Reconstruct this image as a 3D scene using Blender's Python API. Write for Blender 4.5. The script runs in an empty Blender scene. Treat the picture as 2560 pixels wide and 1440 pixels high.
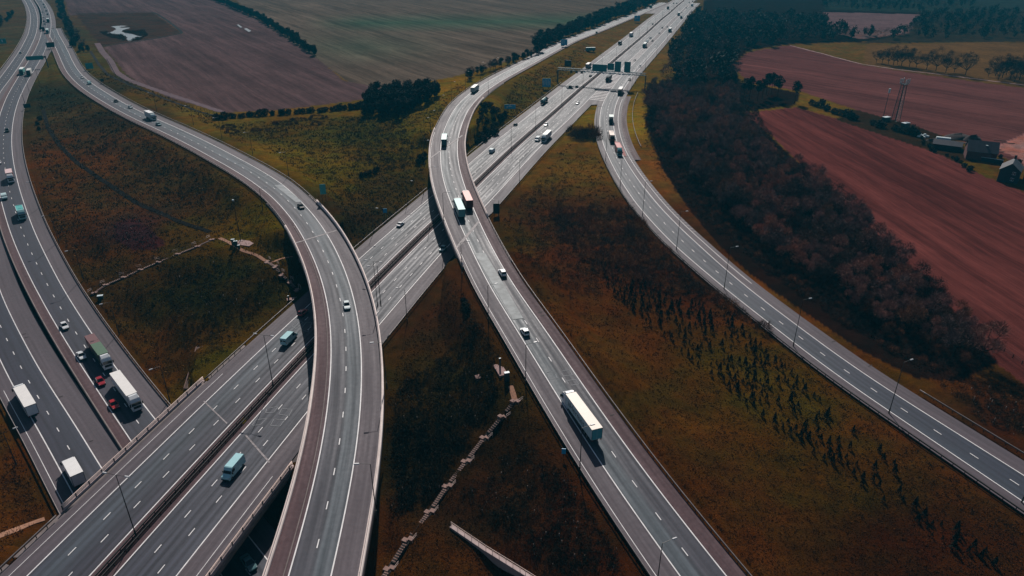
import bpy, bmesh, math, random
import numpy as np
from mathutils import Vector, Matrix, kdtree
from mathutils.bvhtree import BVHTree

# ------------------------------------------------------------------ camera, sky, sun, exposure
F, TH, H0 = 1754.0, math.radians(27.0), 103.0
SC = bpy.context.scene
COL = SC.collection
random.seed(7)
RNG = np.random.default_rng(11)
cam_d = bpy.data.cameras.new("camera")
cam = bpy.data.objects.new("camera", cam_d)
COL.objects.link(cam)
cam.location = (0, 0, H0)
cam.rotation_euler = (math.radians(90) - TH, 0, 0)
cam_d.sensor_width = 36.0
cam_d.lens = 36.0 * F / 2560.0
cam_d.clip_end = 9000
SC.camera = cam
SUN_EL, SUN_AZ = math.radians(38.0), math.radians(-2.0)
world = bpy.data.worlds.new("World")
SC.world = world
world.use_nodes = True
wn = world.node_tree
sky = wn.nodes.new("ShaderNodeTexSky")
sky.sky_type = 'NISHITA'
sky.sun_disc = False
sky.sun_elevation = SUN_EL
sky.sun_rotation = SUN_AZ
wn.links.new(sky.outputs[0], wn.nodes["Background"].inputs[0])
wn.nodes["Background"].inputs[1].default_value = 0.05
sun_d = bpy.data.lights.new("sun", 'SUN')
sun_d.energy = 5.0
sun_d.angle = math.radians(0.5)
sun_d.color = (1.0, 0.93, 0.86)
sun = bpy.data.objects.new("sun", sun_d)
COL.objects.link(sun)
sdir = Vector((math.sin(SUN_AZ) * math.cos(SUN_EL), math.cos(SUN_AZ) * math.cos(SUN_EL), math.sin(SUN_EL)))
sun.rotation_euler = (-sdir).to_track_quat('-Z', 'Y').to_euler()
sun.location = (0, 300, 300)
SC.view_settings.view_transform = 'Standard'
SC.view_settings.look = 'None'
SC.view_settings.exposure = -0.25
SC.render.engine = 'CYCLES'
SC.cycles.max_bounces = 4
SC.cycles.diffuse_bounces = 1
SC.cycles.glossy_bounces = 2
SC.cycles.transparent_max_bounces = 4
SC.cycles.volume_bounces = 0
SC.cycles.use_denoising = True

# ------------------------------------------------------------------ helpers
CT, ST = math.cos(TH), math.sin(TH)


def bp(u, v, h=0.0):
    x = (u - 1280) / F; y = (v - 720) / F
    d = np.array([x, CT - y * ST, -ST - y * CT])
    return np.array([0, 0, H0]) + (h - H0) / d[2] * d


def proj(P):
    P = np.atleast_2d(np.asarray(P, float))
    d = P - np.array([0, 0, H0])
    z = np.maximum(d[:, 1] * CT - d[:, 2] * ST, 1.0)
    return 1280 + F * d[:, 0] / z, 720 + F * (-d[:, 1] * ST - d[:, 2] * CT) / z


def lin(c):
    c = np.asarray(c, float) / 255.0
    return np.where(c <= 0.04045, c / 12.92, ((c + 0.055) / 1.055) ** 2.4)


def in_poly(x, y, poly):
    c = np.zeros(np.shape(x), bool)
    n = len(poly)
    for i in range(n):
        x1, y1 = poly[i]; x2, y2 = poly[(i + 1) % n]
        if y1 == y2:
            continue
        m = (y1 > y) != (y2 > y)
        c ^= m & (x < (x2 - x1) * (y - y1) / (y2 - y1) + x1)
    return c


def mesh_np(name, V, Fc, mat=None, uv=None, col=None, smooth=False):
    V = np.ascontiguousarray(V, np.float32); Fc = np.ascontiguousarray(Fc, np.int32)
    k = Fc.shape[1]
    me = bpy.data.meshes.new(name)
    me.vertices.add(len(V)); me.vertices.foreach_set("co", V.ravel())
    me.loops.add(Fc.size); me.loops.foreach_set("vertex_index", Fc.ravel())
    me.polygons.add(len(Fc))
    me.polygons.foreach_set("loop_start", np.arange(0, Fc.size, k, dtype=np.int32))
    if uv is not None:
        lay = me.uv_layers.new(name="UVMap")
        lay.data.foreach_set("uv", np.ascontiguousarray(uv[Fc.ravel()], np.float32).ravel())
    if col is not None:
        a = me.color_attributes.new("tint", 'FLOAT_COLOR', 'POINT')
        c4 = np.ones((len(V), 4), np.float32); c4[:, :3] = col
        a.data.foreach_set("color", c4.ravel())
    me.update(calc_edges=True)
    if smooth:
        me.polygons.foreach_set("use_smooth", np.ones(len(Fc), bool))
    if mat:
        me.materials.append(mat)
    return me


def ob(name, me, parent=None, loc=None, rotz=None):
    o = bpy.data.objects.new(name, me)
    COL.objects.link(o)
    if parent:
        o.parent = parent
    if loc is not None:
        o.location = loc
    if rotz is not None:
        o.rotation_euler = (0, 0, rotz)
    return o


def tag(o, label, cat, group=None, kind=None):
    o["label"] = label; o["category"] = cat
    if group: o["group"] = group
    if kind: o["kind"] = kind
    return o


def struct(o, kind='structure'):
    o["kind"] = kind
    return o


class MB:
    """collects boxes, tubes and polygons for one mesh"""
    def __init__(s):
        s.v = []; s.f = []

    def poly(s, pts):
        b = len(s.v); s.v += [tuple(p) for p in pts]; s.f.append(list(range(b, b + len(pts)))); return s

    def hexa(s, p):  # 8 points: bottom 4 ccw, top 4 ccw
        b = len(s.v); s.v += [tuple(q) for q in p]
        for q in ((3, 2, 1, 0), (4, 5, 6, 7), (0, 1, 5, 4), (1, 2, 6, 5), (2, 3, 7, 6), (3, 0, 4, 7)):
            s.f.append([b + i for i in q])
        return s

    def box(s, x0, x1, y0, y1, z0, z1):
        return s.hexa([(x0, y0, z0), (x1, y0, z0), (x1, y1, z0), (x0, y1, z0), (x0, y0, z1), (x1, y0, z1), (x1, y1, z1), (x0, y1, z1)])

    def frus(s, x0, x1, y0, y1, z0, X0, X1, Y0, Y1, z1):
        return s.hexa([(x0, y0, z0), (x1, y0, z0), (x1, y1, z0), (x0, y1, z0), (X0, Y0, z1), (X1, Y0, z1), (X1, Y1, z1), (X0, Y1, z1)])

    def tube(s, a, b, r0, r1=None, n=6, cap=True):
        r1 = r0 if r1 is None else r1
        a = Vector(a); b = Vector(b); d = (b - a)
        if d.length < 1e-6:
            return s
        d.normalize()
        x = d.orthogonal().normalized(); y = d.cross(x)
        k = len(s.v)
        for i in range(n):
            t = 2 * math.pi * i / n
            o = x * math.cos(t) + y * math.sin(t)
            s.v.append(tuple(a + o * r0)); s.v.append(tuple(b + o * r1))
        for i in range(n):
            j = (i + 1) % n
            s.f.append([k + 2 * i, k + 2 * j, k + 2 * j + 1, k + 2 * i + 1])
        if cap:
            s.f.append([k + 2 * i for i in reversed(range(n))]); s.f.append([k + 2 * i + 1 for i in range(n)])
        return s

    def mesh(s, name, mat=None, smooth=False):
        me = bpy.data.meshes.new(name)
        me.from_pydata(s.v, [], s.f)
        me.update()
        if mat: me.materials.append(mat)
        if smooth:
            for p in me.polygons: p.use_smooth = True
        return me

    def build(s, name, mat, parent=None, loc=None, rotz=None, smooth=False):
        return ob(name, s.mesh(name, mat, smooth), parent, loc, rotz)


# ------------------------------------------------------------------ materials
def new_mat(name):
    m = bpy.data.materials.new(name); m.use_nodes = True
    nt = m.node_tree
    return m, nt, nt.nodes["Principled BSDF"]


def N(nt, t, **kw):
    n = nt.nodes.new(t)
    for k, val in kw.items():
        if k.startswith('i_'):
            n.inputs[int(k[2:])].default_value = val
        else:
            setattr(n, k, val)
    return n


MATS = {}


def mat(name, col, rough=0.6, metal=0.0, var=0.15, scale=1.2, spec=0.5, emit=None):
    """plain paint, metal or concrete with weathering noise; col is linear"""
    if name in MATS: return MATS[name]
    m, nt, b = new_mat(name)
    tc = N(nt, "ShaderNodeTexCoord")
    ns = N(nt, "ShaderNodeTexNoise"); ns.inputs["Scale"].default_value = scale; ns.inputs["Detail"].default_value = 5
    nt.links.new(tc.outputs["Object"], ns.inputs["Vector"])
    mr = N(nt, "ShaderNodeMapRange"); mr.inputs["To Min"].default_value = 1 - var; mr.inputs["To Max"].default_value = 1 + var
    mr.inputs["From Min"].default_value = 0.3; mr.inputs["From Max"].default_value = 0.7
    nt.links.new(ns.outputs["Fac"], mr.inputs["Value"])
    mx = N(nt, "ShaderNodeMix", data_type='RGBA', blend_type='MULTIPLY'); mx.inputs[0].default_value = 1
    mx.inputs[6].default_value = (*col[:3], 1)
    nt.links.new(mr.outputs[0], mx.inputs[7])
    nt.links.new(mx.outputs[2], b.inputs["Base Color"])
    b.inputs["Roughness"].default_value = rough; b.inputs["Metallic"].default_value = metal
    b.inputs["Specular IOR Level"].default_value = spec
    MATS[name] = m
    return m


def srgb(name, rgb, **kw):
    return mat(name, lin(rgb), **kw)


def tint_mat(name, var=0.25, scale=0.6, rough=0.9, spec=0.15):
    """colour from the mesh's own plant-colour attribute with noise"""
    m, nt, b = new_mat(name)
    at = N(nt, "ShaderNodeVertexColor", layer_name="tint")
    tc = N(nt, "ShaderNodeTexCoord")
    ns = N(nt, "ShaderNodeTexNoise"); ns.inputs["Scale"].default_value = scale; ns.inputs["Detail"].default_value = 6
    nt.links.new(tc.outputs["Object"], ns.inputs["Vector"])
    mr = N(nt, "ShaderNodeMapRange"); mr.inputs["To Min"].default_value = 1 - var; mr.inputs["To Max"].default_value = 1 + var
    mr.inputs["From Min"].default_value = 0.3; mr.inputs["From Max"].default_value = 0.7
    nt.links.new(ns.outputs["Fac"], mr.inputs["Value"])
    mx = N(nt, "ShaderNodeMix", data_type='RGBA', blend_type='MULTIPLY'); mx.inputs[0].default_value = 1
    nt.links.new(at.outputs[0], mx.inputs[6]); nt.links.new(mr.outputs[0], mx.inputs[7])
    nt.links.new(mx.outputs[2], b.inputs["Base Color"])
    b.inputs["Roughness"].default_value = rough; b.inputs["Specular IOR Level"].default_value = spec
    return m


def road_mat(name, stops, width, rough=0.62, streak=0.22, lane=3.65, track=0.10, patch=0.12):
    """asphalt: colour across the carriageway by stops (fraction, linear rgb), wheel tracks, long streaks and repairs; UV = metres"""
    m, nt, b = new_mat(name)
    L = nt.links
    uv = N(nt, "ShaderNodeUVMap", uv_map="UVMap")
    sp = N(nt, "ShaderNodeSeparateXYZ"); L.new(uv.outputs[0], sp.inputs[0])
    fr = N(nt, "ShaderNodeMath", operation='DIVIDE', i_1=width); L.new(sp.outputs[0], fr.inputs[0])
    cr = N(nt, "ShaderNodeValToRGB"); L.new(fr.outputs[0], cr.inputs[0])
    el = cr.color_ramp.elements
    while len(el) < len(stops): el.new(0.5)
    for e, (p, c) in zip(el, stops):
        e.position = p; e.color = (c[0] * .82, c[1] * .87, c[2] * .93, 1)
    # streaks stretched along the road
    mp = N(nt, "ShaderNodeMapping"); mp.inputs["Scale"].default_value = (1.1, 0.03, 1); L.new(uv.outputs[0], mp.inputs[0])
    n1 = N(nt, "ShaderNodeTexNoise"); n1.inputs["Scale"].default_value = 1.0; n1.inputs["Detail"].default_value = 6; L.new(mp.outputs[0], n1.inputs[0])
    r1 = N(nt, "ShaderNodeMapRange"); r1.inputs["From Min"].default_value = .3; r1.inputs["From Max"].default_value = .7
    r1.inputs["To Min"].default_value = 1 - streak; r1.inputs["To Max"].default_value = 1 + streak; L.new(n1.outputs[0], r1.inputs[0])
    # fine grain
    n2 = N(nt, "ShaderNodeTexNoise"); n2.inputs["Scale"].default_value = 0.9; n2.inputs["Detail"].default_value = 9; n2.inputs["Roughness"].default_value = .7; L.new(uv.outputs[0], n2.inputs[0])
    r2 = N(nt, "ShaderNodeMapRange"); r2.inputs["From Min"].default_value = .3; r2.inputs["From Max"].default_value = .7
    r2.inputs["To Min"].default_value = 1 - patch; r2.inputs["To Max"].default_value = 1 + patch; L.new(n2.outputs[0], r2.inputs[0])
    # wheel tracks
    a = N(nt, "ShaderNodeMath", operation='MULTIPLY', i_1=4 * math.pi / lane); L.new(sp.outputs[0], a.inputs[0])
    c = N(nt, "ShaderNodeMath", operation='COSINE'); L.new(a.outputs[0], c.inputs[0])
    t = N(nt, "ShaderNodeMath", operation='MULTIPLY_ADD', i_1=-track, i_2=1.0); L.new(c.outputs[0], t.inputs[0])
    p1 = N(nt, "ShaderNodeMath", operation='MULTIPLY'); L.new(r1.outputs[0], p1.inputs[0]); L.new(r2.outputs[0], p1.inputs[1])
    p2 = N(nt, "ShaderNodeMath", operation='MULTIPLY'); L.new(p1.outputs[0], p2.inputs[0]); L.new(t.outputs[0], p2.inputs[1])
    mx = N(nt, "ShaderNodeMix", data_type='RGBA', blend_type='MULTIPLY'); mx.inputs[0].default_value = 1
    L.new(cr.outputs[0], mx.inputs[6]); L.new(p2.outputs[0], mx.inputs[7]); L.new(mx.outputs[2], b.inputs["Base Color"])
    rr = N(nt, "ShaderNodeMath", operation='MULTIPLY_ADD', i_1=-0.30, i_2=rough + 0.30); L.new(p2.outputs[0], rr.inputs[0])
    L.new(rr.outputs[0], b.inputs["Roughness"])
    b.inputs["Specular IOR Level"].default_value = 0.3
    return m


WHITE_LINE = srgb("road_paint", (225, 222, 222), rough=.6, var=.14, scale=.5)
# ------------------------------------------------------------------ roads traced as real curves
def smooth(A, sig, ds):
    k = int(3 * sig / ds)
    if k < 1: return A
    w = np.exp(-0.5 * (np.arange(-k, k + 1) * ds / sig) ** 2); w /= w.sum()
    P = np.asarray(A, float)
    one = P.ndim == 1
    if one: P = P[:, None]
    lo = P[:1] - (P[1:2] - P[:1]) * np.arange(k, 0, -1)[:, None]
    hi = P[-1:] + (P[-1:] - P[-2:-1]) * np.arange(1, k + 1)[:, None]
    Q = np.vstack([lo, P, hi])
    R = np.stack([np.convolve(Q[:, i], w, 'valid') for i in range(Q.shape[1])], 1)
    return R[:, 0] if one else R


def resample(P, ds):
    d = np.r_[0, np.cumsum(np.linalg.norm(np.diff(P[:, :2], axis=0), axis=1))]
    n = max(2, int(d[-1] / ds))
    t = np.linspace(0, d[-1], n)
    return np.stack([np.interp(t, d, P[:, i]) for i in range(P.shape[1])], 1)


def line_world(px, zf, ext0=0, ext1=0, ds=2.0, sig=8.0):
    W = np.array([bp(u, v, zf(v)) for u, v in px])
    if ext0:
        d = W[0] - W[2]; d[2] = 0; d /= np.linalg.norm(d); W = np.vstack([W[0] + d * ext0, W])
    if ext1:
        d = W[-1] - W[-3]; d[2] = 0; d /= np.linalg.norm(d); W = np.vstack([W, W[-1] + d * ext1])
    return smooth(resample(W, ds), sig, ds)


def zfun(tab):
    a = np.array(tab, float)
    return lambda v: float(np.interp(v, a[:, 0], a[:, 1]))


class Road:
    def __init__(s, P, hw, ds=2.0):
        s.P = P; s.n = len(P)
        t = np.gradient(P[:, :2], axis=0); t /= np.linalg.norm(t, axis=1)[:, None]
        s.T = t; s.N = np.stack([-t[:, 1], t[:, 0]], 1)   # N points to the picture's right for a road running towards us
        s.hw = hw
        s.s = np.r_[0, np.cumsum(np.linalg.norm(np.diff(P[:, :2], axis=0), axis=1))]
        s.v = proj(P)[1]

    def off(s, d, z=0.0, sl=slice(None)):
        d = np.broadcast_to(d, (s.n,))
        Q = s.P.copy(); Q[:, :2] += s.N * d[:, None]; Q[:, 2] += z
        return Q[sl]

    def rng(s, v0, v1):
        k = np.where((s.v >= v0) & (s.v <= v1))[0]
        return slice(k[0], k[-1] + 1)

    def at(s, x, y):
        k = int(np.argmin((s.P[:, 0] - x) ** 2 + (s.P[:, 1] - y) ** 2))
        return k

    def ribbon(s, name, a, b, mat, z=0.0, sl=slice(None), parent=None, nx=1, u0=0.0):
        a = np.broadcast_to(a, (s.n,)); b = np.broadcast_to(b, (s.n,))
        Ls = []; U = []
        for i in range(nx + 1):
            f = i / nx
            d = a * (1 - f) + b * f
            Ls.append(s.off(d, z, sl)); U.append(np.stack([(d - a)[sl] + u0, s.s[sl]], 1))
        return ob(name, strip(name, Ls, U, mat), parent)


def strip(name, Ls, U, mat):
    n = len(Ls[0]); V = np.vstack(Ls); uv = np.vstack(U)
    fs = []
    for i in range(len(Ls) - 1):
        a = np.arange(n - 1) + i * n
        fs.append(np.stack([a, a + 1, a + n + 1, a + n], 1))
    Fc = np.vstack(fs)
    # make faces look up
    p = V[Fc[0]]; nz = np.cross(p[1] - p[0], p[2] - p[0])[2]
    if nz < 0: Fc = Fc[:, ::-1]
    return mesh_np(name, V, Fc, mat, uv)


def two_lines(Lp, Rp, zf, ext0=0, ext1=0, sig=8.0, wsig=20.0, wmin=3.5, wmax=4.4):
    L = line_world(Lp, zf, ext0, ext1, sig=sig); R = line_world(Rp, zf, ext0, ext1, sig=sig)
    M = []; w = []
    for p in L:
        j = int(np.argmin(((R - p)[:, :2] ** 2).sum(1))); q = R[j]
        M.append((p + q) / 2); w.append(np.linalg.norm((q - p)[:2]))
    M = np.array(M); w = np.array(w)
    n = len(M)
    M = resample(smooth(M, sig, 2.0), 2.0)
    w = np.interp(np.linspace(0, 1, len(M)), np.linspace(0, 1, n), smooth(w, wsig, 2.0))
    M[:, 2] = smooth(M[:, 2], 12, 2.0)
    return Road(M, np.clip(w / 2, wmin, wmax))


zA = zfun([(0, 8), (100, 8), (350, 6), (650, 0), (800, -4), (900, -5.5), (1050, -6.8), (1500, -7)])
zC = zfun([(0, 8.015), (110, 8.015), (350, 9), (500, 9.5), (700, 9.3), (1080, 8.5), (1440, 8)])
zD = zfun([(0, 0.03), (40, 0.5), (100, 3), (180, 5.5), (260, 7.5), (350, 9), (600, 9), (700, 7.8), (900, 5), (1100, 3), (1440, 0.5)])
z0 = lambda v: 0.0
zE = zfun([(0, .02), (260, .02), (420, 0)])

MED = [(1711, 0), (1687, 20), (1671, 35), (1655, 47), (1618, 81), (1597, 99), (1571, 121), (1540, 147), (1497, 185), (1458, 216), (1405, 264), (1367, 297), (1280, 372), (1185, 465), (1077, 567), (1015, 625), (927, 715), (775, 872), (682, 967), (640, 1016), (584, 1080), (425, 1250), (337, 1345), (254, 1440)]
M = Road(line_world(MED, z0, 900, 60, sig=22.0), 0.0)
A1L = [(84, 0), (92, 12), (99.4, 24.4), (104, 37.5), (106, 52.5), (104.5, 70), (102, 89), (97.5, 103), (90, 120), (82.5, 134), (67.5, 158), (46, 192), (29, 220), (17.8, 240), (7.5, 264), (0, 285), (-8, 320), (-14, 360), (-13, 410), (-7, 455), (2.5, 501), (12, 540), (22, 570), (37, 612), (62, 670), (86, 719), (140, 812), (180, 880), (225, 947), (272, 1022), (312, 1080)]
A1R = [(109, 0), (120, 16), (126, 36), (128, 56), (127.5, 73), (124.7, 90), (118, 109), (112, 128), (104, 144), (92, 165), (80.6, 183), (67.5, 206), (58, 225), (48.8, 244), (43, 262), (36.6, 283), (32, 308), (29.5, 335), (29, 350), (30, 380), (38, 430), (52, 485), (70, 535), (82, 572), (108, 625), (130, 668), (156, 719), (192, 780), (230, 835), (288, 918), (358, 1010), (388, 1048)]
A1 = two_lines(A1L, A1R, zA, 500, 260)
A2L = [(55, 0), (64, 13), (69.4, 24.4), (71.7, 37.5), (72.7, 49), (72.2, 61), (70.3, 75), (66.6, 87), (60, 101), (50.6, 116), (46, 130), (31, 151.6), (12, 175), (0, 191), (-22, 225), (-48, 280), (-70, 350), (-84, 450), (-78, 600), (-50, 760), (0, 905), (32, 975), (92, 1080), (185, 1230)]
A2R = [(75, 0), (80.6, 8.4), (87.2, 20.6), (92.3, 35.6), (94.2, 49), (93.8, 65.6), (91, 82.5), (86.3, 95.6), (79.7, 110.6), (70, 130), (47, 166.6), (28, 194), (8.4, 220), (0, 231), (-14, 256), (-30, 300), (-40, 350), (-44, 430), (-38, 540), (-22, 650), (0, 732), (45, 825), (100, 927), (200, 1080), (252, 1167)]
A2 = Road(line_world(A2R, zA, 500, 260), 3.6)
A2 = Road(smooth(A2.off(-3.6), 6, 2.0), np.full(A2.n, 3.6))
CR = [(121, 18), (126, 40), (135, 58), (140.6, 67.5), (147, 87), (155.6, 101), (165, 118), (172.5, 133), (180, 150.6), (193, 173), (206, 189), (232, 210), (282, 242), (332, 270), (390, 297), (450, 322), (535, 360), (640, 415), (702, 457), (752, 502), (792, 545), (820, 585), (842, 627), (860, 667), (879, 720), (892, 770), (902, 832), (906, 907), (905, 995), (899, 1078), (887, 1155), (875, 1230), (855, 1330), (829, 1437)]
CL = [(122, 84), (124.7, 90), (134, 108), (145, 133), (152, 148.8), (161, 170), (171.6, 187), (185.6, 202), (204, 219), (225, 234), (270, 262), (325, 292), (400, 327), (463, 360), (537, 402), (597, 435), (640, 460), (670, 480), (715, 527), (745, 570), (767, 610), (785, 647), (800, 682), (811, 720), (822, 770), (829, 832), (829, 895), (826, 970), (812, 1077), (800, 1150), (782, 1220), (757, 1325), (720, 1440)]
C = two_lines(CL, CR[3:], zC, 45, 130)
DL = [(1655, 6), (1580, 36), (1495, 69), (1412, 100), (1345, 133), (1280, 170), (1215, 205), (1180, 227), (1152, 252), (1130, 282), (1116, 310), (1106, 335), (1101, 360), (1101, 410), (1107, 447), (1115, 480), (1130, 515), (1157, 577), (1182, 630), (1225, 720), (1280, 807), (1337, 900), (1400, 1002), (1450, 1080), (1505, 1165), (1575, 1267), (1655, 1382), (1695, 1440)]
DR = [(1668, 7), (1600, 37), (1518, 73), (1439, 104), (1362, 146), (1280, 187), (1227, 220), (1202, 240), (1172, 270), (1155, 310), (1145, 345), (1142, 365), (1145, 405), (1152, 437), (1165, 472), (1185, 525), (1205, 570), (1235, 630), (1287, 720), (1350, 802), (1420, 907), (1485, 1002), (1540, 1080), (1617, 1187), (1705, 1300), (1812, 1440)]
D = two_lines(DL, DR, zD, 0, 60)
EL = [(1729, 7), (1703, 36), (1672, 68), (1617, 124), (1560, 178), (1545, 191), (1535, 207), (1520, 229), (1505.6, 257), (1500, 288), (1498.6, 303), (1500, 324), (1503, 340.6), (1508, 363), (1520, 390), (1550, 450), (1592, 512), (1642, 572), (1690, 620), (1755, 673), (1812, 720), (1920, 806), (2045, 905), (2170, 992), (2302, 1080), (2420, 1162), (2560, 1255)]
ER = [(1745, 7), (1729, 22), (1690, 67), (1640, 126), (1596, 180), (1585, 195), (1557, 230), (1547, 249), (1539, 265), (1534.5, 282.5), (1533, 300), (1533.8, 316), (1536.6, 331), (1541, 351), (1557, 392), (1592, 445), (1642, 510), (1705, 572), (1780, 642), (1867, 722), (1920, 759), (2045, 852), (2170, 945), (2295, 1022), (2386, 1079), (2560, 1189)]
E = two_lines(EL, ER, zE, 0, 80)

TEAL, MID, DARK, PINK = lin((78, 92, 97)), lin((66, 70, 78)), lin((56, 55, 64)), lin((104, 88, 92))
mat_M = road_mat("asphalt_motorway", [(0, lin((60, 60, 70))), (.3, lin((70, 75, 82))), (.65, lin((52, 52, 62))), (1, lin((60, 56, 66)))], 11.0, streak=.38, track=.14)
mat_A = road_mat("asphalt_dual", [(0, lin((56, 53, 65))), (.5, lin((52, 52, 63))), (1, lin((60, 62, 74)))], 8.0, streak=.24, lane=4.0)
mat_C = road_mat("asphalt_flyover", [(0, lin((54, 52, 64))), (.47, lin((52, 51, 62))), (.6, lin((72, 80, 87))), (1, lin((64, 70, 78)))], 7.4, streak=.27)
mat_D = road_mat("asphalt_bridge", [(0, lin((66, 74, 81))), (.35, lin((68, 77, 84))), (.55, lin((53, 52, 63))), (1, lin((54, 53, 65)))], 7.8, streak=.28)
mat_E = road_mat("asphalt_slip", [(0, lin((60, 65, 74))), (.5, lin((55, 58, 69))), (1, lin((57, 60, 72)))], 7.4, streak=.22)
mat_SH = road_mat("shoulder_asphalt", [(0, lin((92, 79, 83))), (1, lin((86, 75, 80)))], 4.0, streak=.2, track=0.0, rough=.7)
mat_SHD = road_mat("verge_concrete", [(0, lin((92, 66, 68))), (1, lin((84, 62, 65)))], 4.0, streak=.22, track=0.0, rough=.8, patch=.2)
mat_SOIL_SHADE = mat("central_reserve_soil_shade", lin((26, 14, 16)), rough=.95, var=.4, scale=.8, spec=.1)  # brown soil taken near black: barrier and slot shade is in the colour


def dashes(rd, d, name, parent, v0=-400, v1=1600, on=2.0, per=9.0, w=0.2, z=0.03, phase=0.0):
    d = np.broadcast_to(d, (rd.n,))
    c = rd.off(d, z)
    V = []; Fc = []
    s = phase
    while s + on < rd.s[-1]:
        p0 = np.array([np.interp(s, rd.s, c[:, i]) for i in range(3)]); p1 = np.array([np.interp(s + on, rd.s, c[:, i]) for i in range(3)])
        v = float(np.interp(s, rd.s, rd.v))
        if v0 <= v <= v1:
            t = (p1 - p0)[:2]; t /= np.linalg.norm(t); n = np.array([-t[1], t[0], 0]) * w / 2
            k = len(V); V += [p0 - n, p1 - n, p1 + n, p0 + n]; Fc.append([k, k + 1, k + 2, k + 3])
        s += per
    Fc = np.array(Fc)
    p = np.array(V)[Fc[0]]
    if np.cross(p[1] - p[0], p[2] - p[0])[2] < 0: Fc = Fc[:, ::-1]
    return ob(name, mesh_np(name, np.array(V), Fc, WHITE_LINE), parent)


def edge_line(rd, d, parent, w=0.24, z=0.03, sl=slice(None)):
    d = np.broadcast_to(d, (rd.n,))
    return rd.ribbon("edge_line_marking", d - w / 2, d + w / 2, WHITE_LINE, z, sl, parent)


SURF = []   # (road, offset a, offset b): the paved strips, used to shape the ground


def build_road(rd, name, m, ls, rs, ml=None, mr_=None, per=9.0, on=2.0, phase=0.0):
    o = struct(rd.ribbon(name, -rd.hw, rd.hw, m, nx=2))
    rd.ribbon("hard_shoulder", -rd.hw - ls, -rd.hw, ml or mat_SH, parent=o)
    rd.ribbon("hard_shoulder", rd.hw, rd.hw + rs, mr_ or mat_SH, parent=o)
    edge_line(rd, -rd.hw + .05, o); edge_line(rd, rd.hw - .05, o)
    dashes(rd, 0.0, "lane_marking", o, per=per, on=on, phase=phase)
    SURF.append((rd, -rd.hw - ls, rd.hw + rs))
    return o


oA1 = build_road(A1, "dual_carriageway_road", mat_A, 2.4, 4.6, mat_SHD)
oA2 = build_road(A2, "dual_carriageway_road", mat_A, 3.6, 5.4, None, mat_SH)
oC = build_road(C, "flyover_road", mat_C, 3.4, 4.6, mat_SHD, mat_SH, phase=3)
oD = build_road(D, "link_road", mat_D, 5.0, 3.5, mat_SH, mat_SHD, phase=2)
oE = build_road(E, "slip_road", mat_E, 3.2, 4.6, mat_SH, mat_SH)
# motorway: two carriageways about the central reserve
oM = struct(M.ribbon("motorway_road", -13.1, -2.1, mat_M, nx=2))
oM2 = struct(M.ribbon("motorway_road", 13.1, 2.1, mat_M, nx=2))
for o_, sg in ((oM, -1), (oM2, 1)):
    edge_line(M, sg * 13.05, o_); edge_line(M, sg * 2.15, o_)
    for k, ph in ((1, 0.0), (2, 4.0)):
        dashes(M, sg * (2.1 + 11 / 3 * k), "lane_marking", o_, phase=ph)
    a_, b_ = sorted((sg * 13.1, sg * 18.0)); M.ribbon("hard_shoulder", a_, b_, mat_SH, parent=o_)
    a_, b_ = sorted((sg * 0.75, sg * 2.1)); M.ribbon("hard_shoulder", a_, b_, mat_SHD, parent=o_)
struct(M.ribbon("central_reserve_ground", -0.75, 0.75, mat_SOIL_SHADE, z=-0.25))
SURF.append((M, np.full(M.n, -18.0), np.full(M.n, 18.0)))
# the black strip between the two dual carriageways: a dark sheet with the slot's shade in its colour
ROADS = {'A1': A1, 'A2': A2, 'C': C, 'D': D, 'E': E, 'M': M}
# gore areas where roads meet far away, and the paved strip between the two dual carriageways
def between(name, Pa, Pb, m, z=-0.012, n=60):
    a = resample(Pa, max(1.0, np.linalg.norm(np.diff(Pa[:, :2], axis=0), axis=1).sum() / n))
    b = np.stack([np.interp(np.linspace(0, 1, len(a)), np.linspace(0, 1, len(Pb)), Pb[:, i]) for i in range(3)], 1)
    a = a.copy(); b = b.copy(); a[:, 2] += z; b[:, 2] += z
    U = [np.stack([np.zeros(len(a)), np.arange(len(a)) * 2.0], 1), np.stack([np.full(len(a), 3.0), np.arange(len(a)) * 2.0], 1)]
    return struct(ob(name, strip(name, [a, b], U, m)))


def clip(P, v0, v1):
    v = proj(P)[1]
    return P[(v >= v0) & (v <= v1)]


between("gore_pavement_surface", clip(M.off(13.0), 2, 262), clip(E.off(-E.hw - .1), 2, 262), mat_SH, z=-0.05)
between("gore_pavement_surface", clip(M.off(-18.0), -10, 34), clip(D.off(D.hw + 3.0), -10, 34), mat_SH, z=-0.05)
between("gore_pavement_surface", clip(A1.off(A1.hw), 70, 170), clip(C.off(-C.hw), 70, 118), mat_SH, z=-0.05)
n_ = min(A1.n, A2.n)
def pair_gap(Pa, Pb, keep):
    Q = []
    for p in Pa:
        j = int(np.argmin(((Pb - p)[:, :2] ** 2).sum(1))); Q.append(Pb[j])
    return np.array(Q)


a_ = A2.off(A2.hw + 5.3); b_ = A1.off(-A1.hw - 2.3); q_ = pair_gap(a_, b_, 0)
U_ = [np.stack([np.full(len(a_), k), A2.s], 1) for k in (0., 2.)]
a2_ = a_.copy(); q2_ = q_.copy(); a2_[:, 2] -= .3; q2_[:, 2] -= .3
struct(ob("central_reserve_ground", strip("central_reserve_ground", [a2_, q2_], U_, mat_SOIL_SHADE)))

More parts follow.
